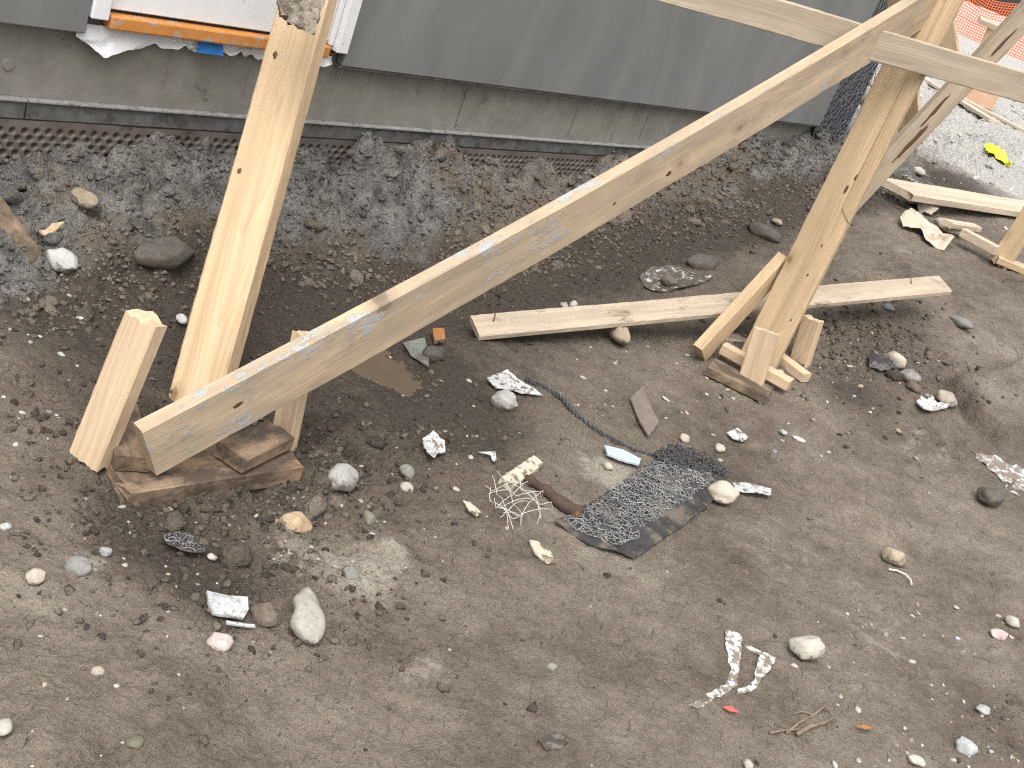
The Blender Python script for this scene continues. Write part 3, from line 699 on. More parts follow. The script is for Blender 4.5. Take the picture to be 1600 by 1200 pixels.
# orange safety fence
def orange_fence():
    mat = simple('orange_safety_net', (.72, .13, .045), (.82, .2, .08), 10, .5, .1, .001)
    g = hit(1545, 92); D = depth(g) * 1.35
    base0 = U(1470, 62, D); base1 = U(1690, 120, D * .93)
    base0[2] = float(terrain(*base0[:2])); base1[2] = float(terrain(*base1[:2]))
    fe = empty('safety_fence', base0); tag(fe, 'orange plastic safety netting fence in the top right corner', 'fence')
    ax = unit(base1 - base0); L = np.linalg.norm(base1 - base0); hgt = 1.3
    nx, nz = int(L / .075), int(hgt / .075)
    bm = bmesh.new()
    def P_(s, z):
        off = .12 * math.sin(s * 1.3) + .06 * math.sin(s * 3.1 + z * 2); sag = -.12 * math.sin(s * 1.9) ** 2 * z
        return Vector(base0 + ax * s + np.array([-ax[1], ax[0], 0]) * off + ZUP * (z + sag))
    def strip(a_, b_, h_):
        d = (b_ - a_).normalized(); up = Vector((0, 0, 1)) if abs(d.z) < .7 else Vector(ax); sd_ = up * h_ / 2
        nrm = d.cross(up).normalized() * .002
        vs_ = [bm.verts.new(p) for p in (a_ - sd_ + nrm, b_ - sd_ + nrm, b_ + sd_ + nrm, a_ + sd_ + nrm, a_ - sd_ - nrm, b_ - sd_ - nrm, b_ + sd_ - nrm, a_ + sd_ - nrm)]
        for f in ((0, 1, 2, 3), (7, 6, 5, 4), (0, 4, 5, 1), (3, 2, 6, 7)): bm.faces.new([vs_[i] for i in f])
    for j in range(nz + 1):
        for i in range(nx): strip(P_(i * .075, j * .075), P_((i + 1) * .075, j * .075), .030 if j % 6 == 0 else .02)
    for i in range(nx + 1):
        for j in range(nz): strip(P_(i * .075, j * .075), P_(i * .075, (j + 1) * .075), .018)
    me = bpy.data.meshes.new('netting'); bm.to_mesh(me); bm.free()
    o = link('netting', me, mat); o['kind'] = 'stuff'; adopt(o, fe)
    for s in np.arange(0, L, 1.6):
        q = base0 + ax * s; q[2] = float(terrain(q[0], q[1]))
        beam('stake', q, q + ZUP * 1.45, .06, .04, CAM - q, W_PALE, seed=int(s * 10), parent=fe)
orange_fence()

# ------------------------------------------------------------------ stones
def stone_mat(name, c1, c2, dirt=.3, scale=22):
    m, nt, p = new_mat(name); L = nt.links.new
    tc = N(nt, 'ShaderNodeTexCoord'); oi = N(nt, 'ShaderNodeObjectInfo')
    ad = N(nt, 'ShaderNodeVectorMath', operation='MULTIPLY_ADD'); ad.inputs[1].default_value = (1, 1, 1)
    g = N(nt, 'ShaderNodeNewGeometry'); v = g.outputs['Position']
    f = noise(nt, v, scale * 1.5, 5, .68); f2 = noise(nt, v, scale * 7, 4, .7)
    k = math_(nt, 'ADD', math_(nt, 'MULTIPLY', f, .65), math_(nt, 'MULTIPLY', f2, .35))
    c = mix(nt, ramp(nt, k, [(.34, grey(0)), (.64, grey(1))]), c1, c2)
    c = mix(nt, ramp(nt, f2, [(.30, grey(.7)), (.40, grey(0))]), c, (c1[0] * .45, c1[1] * .42, c1[2] * .38))
    vary = math_(nt, 'ADD', .82, math_(nt, 'MULTIPLY', oi.outputs['Random'], .36))
    c = mix(nt, 1.0, c, vary, 'MULTIPLY')
    sep = N(nt, 'ShaderNodeSeparateXYZ'); L(tc.outputs['Generated'], sep.inputs[0])
    # splashed mud, thicker towards the buried side
    mf = math_(nt, 'ADD', sep.outputs['Z'], math_(nt, 'MULTIPLY', math_(nt, 'SUBTRACT', noise(nt, v, scale * 2.2, 5, .7), .5), 1.5))
    mk = ramp(nt, mf, [(.20 + dirt * .6, grey(1)), (.34 + dirt * .6, grey(0))])
    c = mix(nt, math_(nt, 'MULTIPLY', mk, .85), c, (.125, .10, .078))
    L(c, p.inputs['Base Color']); p.inputs['Roughness'].default_value = .85; p.inputs['Specular IOR Level'].default_value = .3
    L(bump(nt, k, .6, .006), p.inputs['Normal'])
    return m
ST = {k: stone_mat(n_, tuple(q * .78 for q in a_), tuple(q * .82 for q in b_), d_) for k, n_, a_, b_, d_ in (
    ('pale', 'pale_grey_stone', (.40, .37, .31), (.56, .53, .46), .12), ('white', 'whitish_stone', (.42, .42, .40), (.58, .58, .56), .25),
    ('tan', 'tan_stone', (.36, .285, .20), (.48, .40, .30), .2), ('grey', 'grey_stone', (.20, .195, .18), (.33, .32, .30), .25),
    ('dark', 'dark_stone', (.08, .07, .062), (.15, .135, .12), .3), ('brown', 'mud_caked_stone', (.15, .118, .092), (.22, .18, .145), .3),
    ('beige', 'beige_stone', (.43, .375, .30), (.54, .48, .40), .08), ('orange', 'orange_tan_stone', (.38, .25, .14), (.52, .42, .29), .3),
    ('pink', 'pink_white_stone', (.42, .29, .27), (.66, .60, .58), .25), ('olive', 'olive_stone', (.17, .165, .12), (.26, .25, .19), .2),
    ('cool', 'cool_grey_stone', (.34, .36, .36), (.48, .50, .50), .15), ('wetcap', 'half_wet_grey_stone', (.30, .29, .27), (.46, .45, .43), .42))}
def rock_mesh(name, ax_, seed, angular=.0, sub=3, taper=0.):
    r = np.random.RandomState(seed)
    bm = bmesh.new(); bmesh.ops.create_icosphere(bm, subdivisions=sub, radius=1)
    V = np.array([v.co[:] for v in bm.verts])
    D = np.ones(len(V))
    for k in range(6):
        d = unit(r.randn(3)); D += r.uniform(-.10, .12) * np.exp(-((1 - V @ d) / r.uniform(.25, .7)) ** 2)
    P_ = V * D[:, None]
    for k in range(7):
        d = unit(r.randn(3)); ph = r.uniform(0, 6.28); P_ = P_ * (1 + .028 * np.sin(P_ @ d * r.uniform(4, 9) + ph))[:, None]
    for k in range(int(5 + angular * 10)):
        d = unit(r.randn(3)); h_ = r.uniform(.70, .93) - angular * .22
        over = np.maximum(0, P_ @ d - h_); P_ = P_ - over[:, None] * d * (.55 + .45 * angular)
    P_ = P_ + r.randn(*P_.shape) * .006
    P_ = P_ / np.abs(P_).max(0)
    if taper: P_[:, 0] = P_[:, 0] * (1 - taper * P_[:, 1] - .22 * np.exp(-((P_[:, 1] - .15) / .28) ** 2)); P_ = P_ / np.abs(P_).max(0)
    P_ = P_ * np.array(ax_)
    for v, p in zip(bm.verts, P_): v.co = p
    me = bpy.data.meshes.new(name); bm.to_mesh(me); bm.free(); return me
def stone(u, v, wpx, hpx, kind, label=None, ang=0, sink=.25, angular=.1, seed=None, group=None, flat_=1., name='stone', lift=0, sub=None):
    """stone whose visible middle is at (u, v); ang = image angle of its long side"""
    seed = seed or int(u * 7 + v * 13)
    q = hit(u, v + hpx * .22); d = depth(q)
    A_, B_ = wpx / 2 * d / F, hpx / 2 * d / F
    el = math.asin((H - q[2]) / np.linalg.norm(CAM - q))
    c_ = max(.35 * min(A_, B_), min(B_ * .95, A_ * .9)) * flat_
    # depth extent so that the ellipse seen from elevation el has half height B
    dep = math.sqrt(max((B_ ** 2 - (c_ * math.cos(el)) ** 2), (.3 * B_) ** 2)) / math.sin(el)
    dep = min(max(dep, .55 * A_), 1.5 * max(A_, B_))
    ca, sa = math.cos(math.radians(ang)), math.sin(math.radians(ang))
    q2 = hit(u + 10 * ca, v + hpx * .22 + 10 * sa); dv = q2 - q; az = math.atan2(dv[1], dv[0])
    o = link(name, rock_mesh(name, (A_, dep, c_), seed, angular, sub or (4 if wpx > 28 else 3), .28 if hpx > 80 else 0), ST[kind], smooth=True)
    o.location = Vector((q[0], q[1], float(terrain(q[0], q[1])) + c_ * (1 - 2 * sink) + lift)); o.rotation_euler = (rng.uniform(-.1, .1), rng.uniform(-.1, .1), az)
    if label: tag(o, label, 'stone', group)
    return o
big = [
 (475, 958, 62, 84, 'pale', 'large pale two-lobed boulder sitting on the mud right of the white tile', 0, .16, .0),
 (411, 957, 42, 44, 'brown', 'round mud-caked lump between white tile and pale boulder', 0, .3, .3),
 (344, 1000, 44, 34, 'pink', 'pink and white stone half buried just below the white tile', 20, .4, .2),
 (532, 744, 56, 52, 'wetcap', 'muddy grey boulder with white patch right of the sole plate', 0, .3, .2),
 (460, 815, 56, 38, 'orange', 'orange-tan stone below the sole plate end', 10, .35, .2),
 (94, 410, 56, 38, 'white', 'white oval stone next to the muddy board end at left', 15, .15, .05),
 (127, 306, 38, 46, 'tan', 'tan upright stone stuck in the grey bank at left', 5, .3, .4),
 (258, 387, 112, 56, 'dark', 'big dark boulder half buried in the bank left of the leaning post', 10, .4, .35),
 (53, 901, 33, 28, 'beige', 'rounded beige stone near the left edge on open mud', -30, .2, .05),
 (1124, 773, 50, 42, 'beige', 'smooth round beige stone at the end of the black mat', 0, .12, .0),
 (785, 629, 46, 34, 'wetcap', 'grey stone with wet lower half beside the torn white shard', 15, .15, .1),
 (962, 526, 36, 38, 'tan', 'brown egg-shaped stone propping the long plank', 10, .1, .15),
 (880, 479, 14, 13, 'pale', 'left one of two small round stones behind the long plank', 0, .15, .0),
 (895, 477, 14, 13, 'pale', 'right one of two small round stones behind the long plank', 0, .15, .0),
 (1542, 779, 42, 34, 'dark', 'dark brown cone-shaped stone near the right edge', 0, .12, .2),
 (1393, 870, 42, 30, 'tan', 'blocky ochre-grey stone above the curved white wire', 20, .15, .5),
 (1252, 1013, 62, 44, 'pale', 'angular pale stone right of the torn white tape', 10, .12, .5),
 (1475, 624, 40, 24, 'beige', 'smooth oblong beige stone lying against the white shell-like shard', 10, .15, .05),
 (1418, 589, 38, 24, 'grey', 'grey broken stone in the cluster right of the right footing', 5, .2, .3),
 (1427, 605, 36, 20, 'brown', 'flat brown stone under the grey broken one', 5, .3, .4),
 (1397, 562, 26, 26, 'beige', 'small beige stone beside the black mesh scrap at right', 0, .2, .1),
 (675, 553, 30, 30, 'dark', 'dark rounded stone below the diagonal brace beside orange shard', 40, .2, .1),
 (634, 762, 22, 18, 'pale', 'pale pebble right of the muddy boulder', 0, .2, .05),
 (635, 736, 26, 28, 'grey', 'grey pebble above the pale one right of the muddy boulder', 10, .25, .1),
 (574, 808, 24, 28, 'olive', 'olive-grey pebble between orange-tan stone and muddy boulder', 0, .25, .1),
 (1068, 685, 18, 15, 'beige', 'small beige pebble next to the slate shard tip', 20, .2, .05),
 (949, 729, 14, 14, 'beige', 'small round pebble below the bluish strip on the mat edge', 0, .15, .0),
 (1123, 700, 18, 16, 'beige', 'beige pebble above the round beige stone', 30, .2, .05),
 (210, 1161, 28, 20, 'olive', 'olive pebble at bottom left of the mud', 0, .2, .1),
 (5, 1134, 26, 30, 'pale', 'pale stone cut by the left edge near the bottom', 0, .2, .1),
 (1506, 1166, 38, 30, 'cool', 'white-grey stone in the loose soil at bottom right', 20, .25, .35),
 (1430, 1187, 32, 22, 'pale', 'greenish pale stone at the bottom edge right', 20, .25, .2),
 (1534, 1108, 28, 18, 'white', 'flat white stone above the white-grey one at bottom right', 10, .3, .2),
 (1558, 991, 34, 17, 'pink', 'pinkish flat stone at the right edge', 10, .25, .3),
 (1579, 972, 26, 20, 'pale', 'pale stone just above the pinkish flat one', 30, .2, .3),
 (1167, 1194, 16, 16, 'pale', 'pale upright pebble cut by the bottom edge', 0, .2, .1),
 (165, 862, 22, 18, 'cool', 'cool grey stone left of the black mesh scrap', 20, .2, .2),
 (283, 499, 18, 20, 'white', 'whitish stone peeking out left of the leaning post', 0, .2, .1),
 (8, 823, 20, 14, 'white', 'white flat stone at the left edge in loose soil', 0, .25, .1),
 (1042, 441, 30, 22, 'brown', 'brown stone weighing down the crumpled plastic film', 0, .15, .2),
 (862, 1040, 20, 15, 'grey', 'flat grey stone level with the mud in the lower middle', 0, .42, .1),
 (1247, 686, 24, 9, 'white', 'thin white flat pebble right of the white chip', 20, .25, .1),
 (1223, 676, 14, 10, 'white', 'short white pebble above the thin flat one', 40, .25, .1),
 (152, 1046, 22, 16, 'beige', 'beige pebble embedded in mud at lower left', 0, .4, .1),
 (121, 880, 44, 40, 'grey', 'grey crumbly rock flush with the soil below the sole plate', 30, .42, .3),
 (547, 893, 30, 26, 'grey', 'grey stone sunk in soil above the pale boulder', 0, .4, .2),
 (1195, 362, 60, 26, 'dark', 'dark long rock lying in the bank left of the tan post', 20, .35, .3),
 (1213, 348, 18, 11, 'tan', 'small pinkish stone on the dark long rock', 0, .1, .1),
 (1498, 500, 20, 34, 'grey', 'upright grey stone in the mud right of the long plank end', 0, .25, .5),
 (1388, 481, 20, 12, 'cool', 'cool grey pebble under the right end of the long plank', 10, .25, .2),
 (668, 704, 0, 0, '', '', 0, 0, 0),
 (1100, 408, 70, 30, 'dark', 'dark flat rock in the bank above the crumpled plastic film', -10, .4, .4),
 (1433, 268, 16, 14, 'pale', 'pale stone behind the knotted brace in the yard', 0, .2, .2),
 (1240, 1040, 16, 8, 'pink', 'pinkish flake just below the angular pale stone', 20, .3, .3),
 (330, 870, 18, 12, 'pink', 'pink flat pebble at the tip of the black mesh scrap', 30, .25, .2),
 (1090, 780, 0, 0, '', '', 0, 0, 0),
]
for t in big:
    if not t[4]: continue
    stone(*t[:5], label=t[5], ang=t[6], sink=t[7], angular=t[8])

# small countable pebbles, individually, in groups
def proj(q):
    d = np.array(q) - CAM; z = d @ FW; return 800 + F * (d @ RC) / z, 600 - F * (d @ UC) / z
zones = [  # (u0,v0,u1,v1,count,kinds,label,group)
 (1290, 940, 1600, 1200, 54, ('pale', 'white', 'beige', 'tan', 'cool', 'grey'), 'small pebble strewn over the loose soil at bottom right', 'pebbles at bottom right'),
 (130, 770, 600, 900, 30, ('pale', 'grey', 'beige', 'cool', 'tan'), 'small pebble in the churned soil below the left footing', 'pebbles below the left footing'),
 (0, 420, 130, 700, 22, ('pale', 'white', 'grey'), 'small pebble on the slope left of the stub stake', 'pebbles left of the stub stake'),
 (1190, 540, 1480, 720, 24, ('beige', 'pale', 'grey', 'tan'), 'small pebble scattered right of the right footing', 'pebbles right of the right footing'),
 (560, 560, 780, 800, 20, ('grey', 'beige', 'pale', 'dark'), 'small pebble in the muddy middle under the diagonal brace', 'pebbles under the brace'),
 (900, 540, 1150, 720, 26, ('beige', 'pale', 'tan'), 'small pebble between the long plank and the black mat', 'pebbles around the black mat'),
 (1330, 210, 1500, 330, 16, ('pale', 'white', 'grey'), 'small stone on the bright ground behind the knotted brace', 'stones in the yard'),
 (0, 780, 320, 1200, 22, ('grey', 'beige', 'cool'), 'small pebble pressed into the open mud at lower left', 'pebbles at lower left'),
]
rock_lib = {}
for z_i, (u0, v0, u1, v1, cnt, kinds, lab, grp) in enumerate(zones):
    for k in range(cnt):
        u, v = rng.uniform(u0, u1), rng.uniform(v0, v1); kd = rng.choice(kinds); key = (kd, rng.randint(0, 3))
        if key not in rock_lib: rock_lib[key] = rock_mesh('pebble', (1, .8, .55), 900 + len(rock_lib) * 3, rng.choice((0, .1, .35)), 2); rock_lib[key].materials.append(ST[kd]); rock_lib[key].shade_smooth()
        q = hit(u, v); d = depth(q); sz = rng.choice((2.6, 3.0, 3.4, 4.0, 4.8, 6.2)) * d / F
        o = bpy.data.objects.new('pebble', rock_lib[key]); col.objects.link(o)
        o.location = Vector((q[0], q[1], float(terrain(q[0], q[1], True)) - sz * .02)); o.scale = (sz * rng.uniform(.85, 1.4), sz, sz * rng.uniform(.7, 1.1)); o.rotation_euler = (rng.uniform(-.3, .3), rng.uniform(-.3, .3), rng.uniform(0, 6.28))
        tag(o, lab, 'pebble', grp)

# gravel and clods too many to count
def scatter(name, n, cols, fn, size, flat_, label, cat, sink=.2, sub=1, lumpy=.18, attr_soil=False, seed=0):
    r = np.random.RandomState(seed)
    bm = bmesh.new(); bmesh.ops.create_icosphere(bm, subdivisions=sub, radius=1); bv = np.array([v.co[:] for v in bm.verts]); bf = np.array([[v.index for v in f.verts] for f in bm.faces]); bm.free()
    Q = fn(r, n); n = len(Q)
    sz = size(r, n)
    x, y = Q[:, 0], Q[:, 1]; z = terrain(x, y, True)
    nb = len(bv)
    jit = 1 + r.uniform(-lumpy, lumpy, (n, nb, 1))
    P_ = bv[None] * jit * np.stack([r.uniform(.8, 1.35, n), r.uniform(.65, 1.1, n), np.full(n, flat_) * r.uniform(.75, 1.2, n)], -1)[:, None, :]
    an = r.uniform(0, 6.28, n); c, s = np.cos(an)[:, None], np.sin(an)[:, None]
    X = P_[..., 0] * c - P_[..., 1] * s; Y = P_[..., 0] * s + P_[..., 1] * c; Z = P_[..., 2] + P_[..., 0] * r.uniform(-.4, .4, (n, 1))
    V = np.stack([X * sz[:, None] + x[:, None], Y * sz[:, None] + y[:, None], Z * sz[:, None] + (z + sz * flat_ * (1 - 2 * sink) * .6)[:, None]], -1).reshape(-1, 3)
    Fc = (bf[None] + (np.arange(n) * nb)[:, None, None]).reshape(-1, 3)
    me = bpy.data.meshes.new(name); me.vertices.add(len(V)); me.vertices.foreach_set('co', V.ravel().astype(np.float32))
    me.loops.add(Fc.size); me.loops.foreach_set('vertex_index', Fc.ravel().astype(np.int32))
    me.polygons.add(len(Fc)); me.polygons.foreach_set('loop_start', np.arange(0, Fc.size, 3, dtype=np.int32)); me.update(calc_edges=True)
    if attr_soil:
        s_, n_ = sn(x, y)
        wet = np.clip(.55 + .3 * r.randn(n), 0, 1) * sst(.3, .7, n_); clay = np.clip(1.1 * (1 - sst(.16, .55, n_ + fbm(x, y, 3, 3, 15) * .25)) * (1 - .45 * sst(.2, .8, s_) * (1 - sst(2.5, 3.2, s_))) + .12 * r.randn(n), 0, 1); pale = sst(3.9, 5.4, s_)
        for nm, a_ in (('wet', wet), ('clay', clay), ('pale', pale), ('rough', np.ones(n))):
            at = me.attributes.new(nm, 'FLOAT', 'POINT'); at.data.foreach_set('value', np.repeat(a_, nb).astype(np.float32))
        o = link(name, me, SOIL, smooth=True)
    else:
        ci = r.randint(0, len(cols), n)
        C_ = np.array(cols)[ci] * r.uniform(.75, 1.2, (n, 1))
        ca_ = me.attributes.new('tint', 'FLOAT_COLOR', 'POINT'); ca_.data.foreach_set('color', np.concatenate([np.repeat(C_, nb, 0), np.ones((n * nb, 1))], 1).ravel().astype(np.float32))
        o = link(name, me, GRAV, smooth=True)
    tag(o, label, cat, kind='stuff'); return o
def gravel_mat():
    m, nt, p = new_mat('mixed_gravel'); L = nt.links.new
    a = N(nt, 'ShaderNodeAttribute', attribute_name='tint'); g = N(nt, 'ShaderNodeNewGeometry')
    d = ramp(nt, noise(nt, g.outputs['Position'], 90, 5, .7), [(.46, grey(0)), (.60, grey(1))])
    c = mix(nt, math_(nt, 'MULTIPLY', d, .6), a.outputs['Color'], (.14, .115, .09))
    L(c, p.inputs['Base Color']); p.inputs['Roughness'].default_value = .85
    return m
GRAV = gravel_mat()
def in_rough(pw, thr=None):
    def fn(r, n):
        out = []
        while sum(map(len, out)) < n:
            s = r.uniform(-1.7, 4.2, 20000); nn = r.uniform(.02, 4.0, 20000)
            q = WA[None, :2] + s[:, None] * DW[None, :2] + nn[:, None] * NW[None, :2]
            m = rough_mask(s, nn) ** pw * .9 + .003 * (pw < 2)
            m = m * (.35 + 1.3 * np.clip(fbm(q[:, 0], q[:, 1], 3.2, 3, 55) + .45, 0, 1)) 
            out.append(q[r.uniform(0, 1, len(s)) < m])
        return np.concatenate(out)[:n]
    return fn
def gravel_fn(r, n):
    out = []
    while sum(map(len, out)) < n:
        s = r.uniform(-1.7, 4.4, 20000); nn = r.uniform(.05, 4.2, 20000)
        q = WA[None, :2] + s[:, None] * DW[None, :2] + nn[:, None] * NW[None, :2]
        m = .05 + .9 * rough_mask(s, nn) * sst(.5, 1., nn)
        m = m * np.clip(fbm(q[:, 0], q[:, 1], 2.6, 3, 155) * 1.6 + .45, .05, 1)
        out.append(q[r.uniform(0, 1, len(s)) < m])
    return np.concatenate(out)[:n]
GC = [(.34, .32, .28), (.27, .245, .21), (.20, .19, .175), (.32, .27, .21), (.44, .43, .41), (.16, .135, .11), (.24, .215, .175)]
scatter('soil_clods', 26000, None, in_rough(1.3), lambda r, n: .0022 + .0095 * r.uniform(0, 1, n) ** 2.4, .75, 'dark crumbs and clods of churned soil along bank and footings', 'soil clods', .34, 1, .42, True, 3)
scatter('large_soil_clods', 800, None, in_rough(3.0), lambda r, n: .009 + .026 * r.uniform(0, 1, n) ** 3.5, .75, 'larger lumps of churned soil along the bank and footings', 'soil clods', .46, 2, .26, True, 4)
scatter('fine_gravel', 3400, GC, gravel_fn, lambda r, n: .0016 + .0055 * r.uniform(0, 1, n) ** 3.2, .6, 'fine mixed gravel sprinkled over the mud', 'gravel', .46, 1, .16, False, 9)
def yard_fn(r, n):
    s = r.uniform(4.1, 16, n); nn = r.uniform(-5, 5, n); return WA[None, :2] + s[:, None] * DW[None, :2] + nn[:, None] * NW[None, :2]
scatter('yard_gravel', 3500, [(.6, .58, .54), (.4, .38, .35), (.2, .18, .16), (.5, .45, .38)], yard_fn, lambda r, n: .008 + .022 * r.uniform(0, 1, n) ** 3, .6, 'loose rubble over the bright open yard behind', 'gravel', .3, 1, .2, False, 14)

# ------------------------------------------------------------------ litter
PAPERW = simple('flaked_white_paint', (.40, .405, .405), (.54, .545, .55), 20, .8, .4, .002, dirt=.50, dirtc=(.15, .12, .095), dscale=55)
TILE = simple('muddy_white_tile', (.36, .39, .40), (.50, .53, .54), 18, .6, .2, .001, dirt=.5, dirtc=(.30, .28, .25), dscale=60)
BLUEW = simple('bluish_white_plastic', (.38, .45, .50), (.48, .55, .60), 15, .45, .1, .001, dirt=.12)
SLATE = simple('brown_slate', (.15, .118, .10), (.20, .165, .145), 25, .8, .3, .002)
TAPEM = simple('torn_white_tape', (.56, .56, .55), (.68, .68, .67), 25, .7, .3, .001, dirt=.66, dirtc=(.20, .168, .135), dscale=48)
KRAFT = simple('crumpled_paper', (.42, .36, .28), (.54, .49, .41), 12, .85, .3, .003, dirt=.34, dirtc=(.35, .26, .17))
FILM = simple('crumpled_plastic_film', (.30, .30, .295), (.58, .58, .57), 25, .35, .3, .003, dirt=.86, dirtc=(.10, .08, .065), dscale=40, spec=.6)
YELLOW = simple('yellow_plastic', (.72, .66, .03), (.80, .74, .06), 20, .5, .1, .001)
RED = simple('red_plastic', (.55, .09, .08), (.66, .16, .14), 20, .5, .1, .001)
AMBER = simple('amber_tile', (.28, .12, .04), (.40, .19, .07), 20, .4, .3, .002, dirt=.4)
GREENG = simple('muddy_glass', (.14, .15, .13), (.24, .26, .23), 20, .25, .1, .001, dirt=.5)
TARF = simple('muddy_tar_paper', (.045, .04, .037), (.10, .085, .072), 20, .9, .4, .003, dirt=.55, dirtc=(.17, .14, .112), dscale=35)
LIME = simple('lime_smear', (.36, .36, .36), (.52, .52, .52), 20, .9, .4, .003, dirt=.72, dirtc=(.19, .155, .125), dscale=30)
FOAM = simple('cracked_painted_foam', (.42, .37, .28), (.56, .52, .43), 20, .8, .5, .003, dirt=.5, dirtc=(.16, .12, .08), dscale=40)
def sheet(name, poly, mat, label, cat, lift=.003, thick=.0025, crumple=.0, raise_=None, group=None, res=.008, parent=None, seed=0, cfreq=20, ragged=.0012):
    """flat piece whose outline lies at the given pixels on the ground; real thickness, follows the ground"""
    pts = [hit(u, v) for u, v in poly]; c = np.mean(pts, 0)
    bm = bmesh.new(); vs_ = []
    n = len(pts)
    for i in range(n):
        a_, b_ = pts[i], pts[(i + 1) % n]; k = max(1, int(np.linalg.norm(b_ - a_) / (res * 1.6)))
        for j in range(k):
            p = a_ + (b_ - a_) * j / k; q = p + (np.array([rng.uniform(-1, 1), rng.uniform(-1, 1), 0]) * ragged if j else 0)
            vs_.append(bm.verts.new(q))
    f = bm.faces.new(vs_)
    bmesh.ops.triangulate(bm, faces=[f])
    for _ in range(4):
        es = [e for e in bm.edges if e.calc_length() > res * 1.8]
        if not es or len(bm.verts) > 2500: break
        bmesh.ops.subdivide_edges(bm, edges=es, cuts=1); bmesh.ops.triangulate(bm, faces=bm.faces[:])
    rad = max(np.linalg.norm(p - c) for p in pts)
    X = np.array([v.co.x for v in bm.verts]); Y = np.array([v.co.y for v in bm.verts])
    Zv = terrain(X, Y) + lift + .006
    if crumple: Zv = Zv + crumple * (.5 + fbm(X, Y, cfreq, 3, 200 + seed, .4) * 1.6)
    if raise_: Zv = Zv + raise_ * (np.hypot(X - c[0], Y - c[1]) / rad) ** 2
    for v, zv in zip(bm.verts, Zv): v.co.z = zv
    bmesh.ops.recalc_face_normals(bm, faces=bm.faces[:])
    if sum(f_.normal.z for f_ in bm.faces) < 0: bmesh.ops.reverse_faces(bm, faces=bm.faces[:])
    for v in bm.verts: v.co -= Vector(c)
    me = bpy.data.meshes.new(name); bm.to_mesh(me); bm.free()
    o = link(name, me, mat, loc=c); md = o.modifiers.new('thickness', 'SOLIDIFY'); md.thickness = thick; md.offset = 0
    if parent is not None: adopt(o, parent)
    else: tag(o, label, cat, group)
    return o
sheet('tile_shard', [(320, 933), (384, 943), (385, 962), (377, 976), (352, 972), (329, 968), (322, 950)], TILE, 'speckled white tile piece beside the mud-caked lump', 'tile', lift=.008, thick=.006)
sheet('plastic_strip', [(350, 979), (394, 985), (396, 989), (352, 984)], PAPERW, 'thin white strip just below the white tile piece', 'strip', lift=.008, thick=.004)
sheet('paint_shard', [(757, 596), (790, 584), (818, 604), (846, 621), (800, 618), (772, 611)], PAPERW, 'torn white shard with flaking dirt above the half-wet stone', 'shard', lift=.004, crumple=.006)
sheet('paint_shard', [(657, 694), (672, 687), (690, 702), (693, 714), (681, 716), (672, 732), (664, 722)], PAPERW, 'curled white scrap on dark mud left of the white mesh', 'scrap', lift=.006, raise_=.02, crumple=.008)
sheet('paint_shard', [(744, 713), (772, 713), (773, 727), (768, 728), (764, 718)], PAPERW, 'small hooked white scrap above the white mesh', 'scrap', lift=.004, crumple=.004)
sheet('plastic_strip', [(941, 703), (970, 710), (998, 724), (995, 733), (965, 725), (946, 717)], BLUEW, 'bluish white plastic strip lying at the top edge of the black mat', 'strip', lift=.008, thick=.006)
sheet('slate_shard', [(982, 628), (1003, 608), (1011, 635), (1027, 665), (1011, 687), (996, 662)], SLATE, 'pointed brown slate shard left of the cord', 'shard', lift=.006, thick=.006)
sheet('white_chip', [(1133, 680), (1150, 673), (1168, 688), (1160, 694), (1143, 689)], PAPERW, 'clean white chip between right footing and round stone', 'chip', lift=.004, thick=.004)
sheet('bark_strip', [(1143, 759), (1175, 762), (1203, 769), (1202, 780), (1170, 777), (1146, 773)], PAPERW, 'dirty white strip pinned by the round beige stone', 'strip', lift=.005, crumple=.006)
sheet('shell_shard', [(1428, 634), (1437, 624), (1446, 629), (1452, 622), (1462, 634), (1482, 632), (1478, 642), (1455, 648), (1437, 647)], PAPERW, 'curved white shell-like shard against the oblong stone', 'shard', lift=.004, raise_=.022, thick=.004)
sheet('tape_scrap', [(1133, 985), (1158, 993), (1157, 1022), (1154, 1048), (1151, 1072), (1130, 1086), (1090, 1109), (1076, 1103), (1104, 1085), (1132, 1072), (1141, 1050), (1137, 1028), (1132, 1008)], TAPEM, 'long bent strip of torn white tape stuck to the mud', 'tape', lift=-.0035, thick=.002, ragged=.003)
sheet('tape_scrap', [(1188, 1022), (1195, 1021), (1211, 1029), (1204, 1046), (1190, 1060), (1184, 1074), (1166, 1083), (1150, 1086), (1152, 1078), (1166, 1074), (1178, 1064), (1181, 1044)], TAPEM, 'shorter hooked strip of torn white tape near the angular stone', 'tape', lift=-.0035, thick=.002, ragged=.003)
sheet('tape_scrap', [(1161, 1010), (1168, 1009), (1180, 1015), (1194, 1022), (1190, 1027), (1176, 1020)], TAPEM, 'thin sliver of white tape bridging the two torn strips', 'tape', lift=-.0035, thick=.002, ragged=.002)
sheet('red_scrap', [(1127, 1108), (1140, 1107), (1153, 1117), (1138, 1115)], RED, 'small red plastic scrap below the torn tape', 'scrap', lift=.001, thick=.002)
sheet('plastic_film', [(998, 434), (1016, 421), (1045, 419), (1080, 424), (1112, 434), (1100, 444), (1068, 452), (1030, 458), (1008, 452)], FILM, 'crumpled clear plastic film under a brown stone above the long plank', 'plastic film', lift=-.004, crumple=.010, cfreq=14)
sheet('wood_chip', [(59, 373), (80, 363), (98, 361), (84, 374), (76, 381)], W_STAKE, 'pale wood chip above the white oval stone', 'wood chip', lift=.02, thick=.006)
sheet('amber_shard', [(672, 524), (690, 522), (692, 540), (676, 543)], AMBER, 'orange tile fragment under the diagonal brace', 'tile', lift=.012, thick=.012)
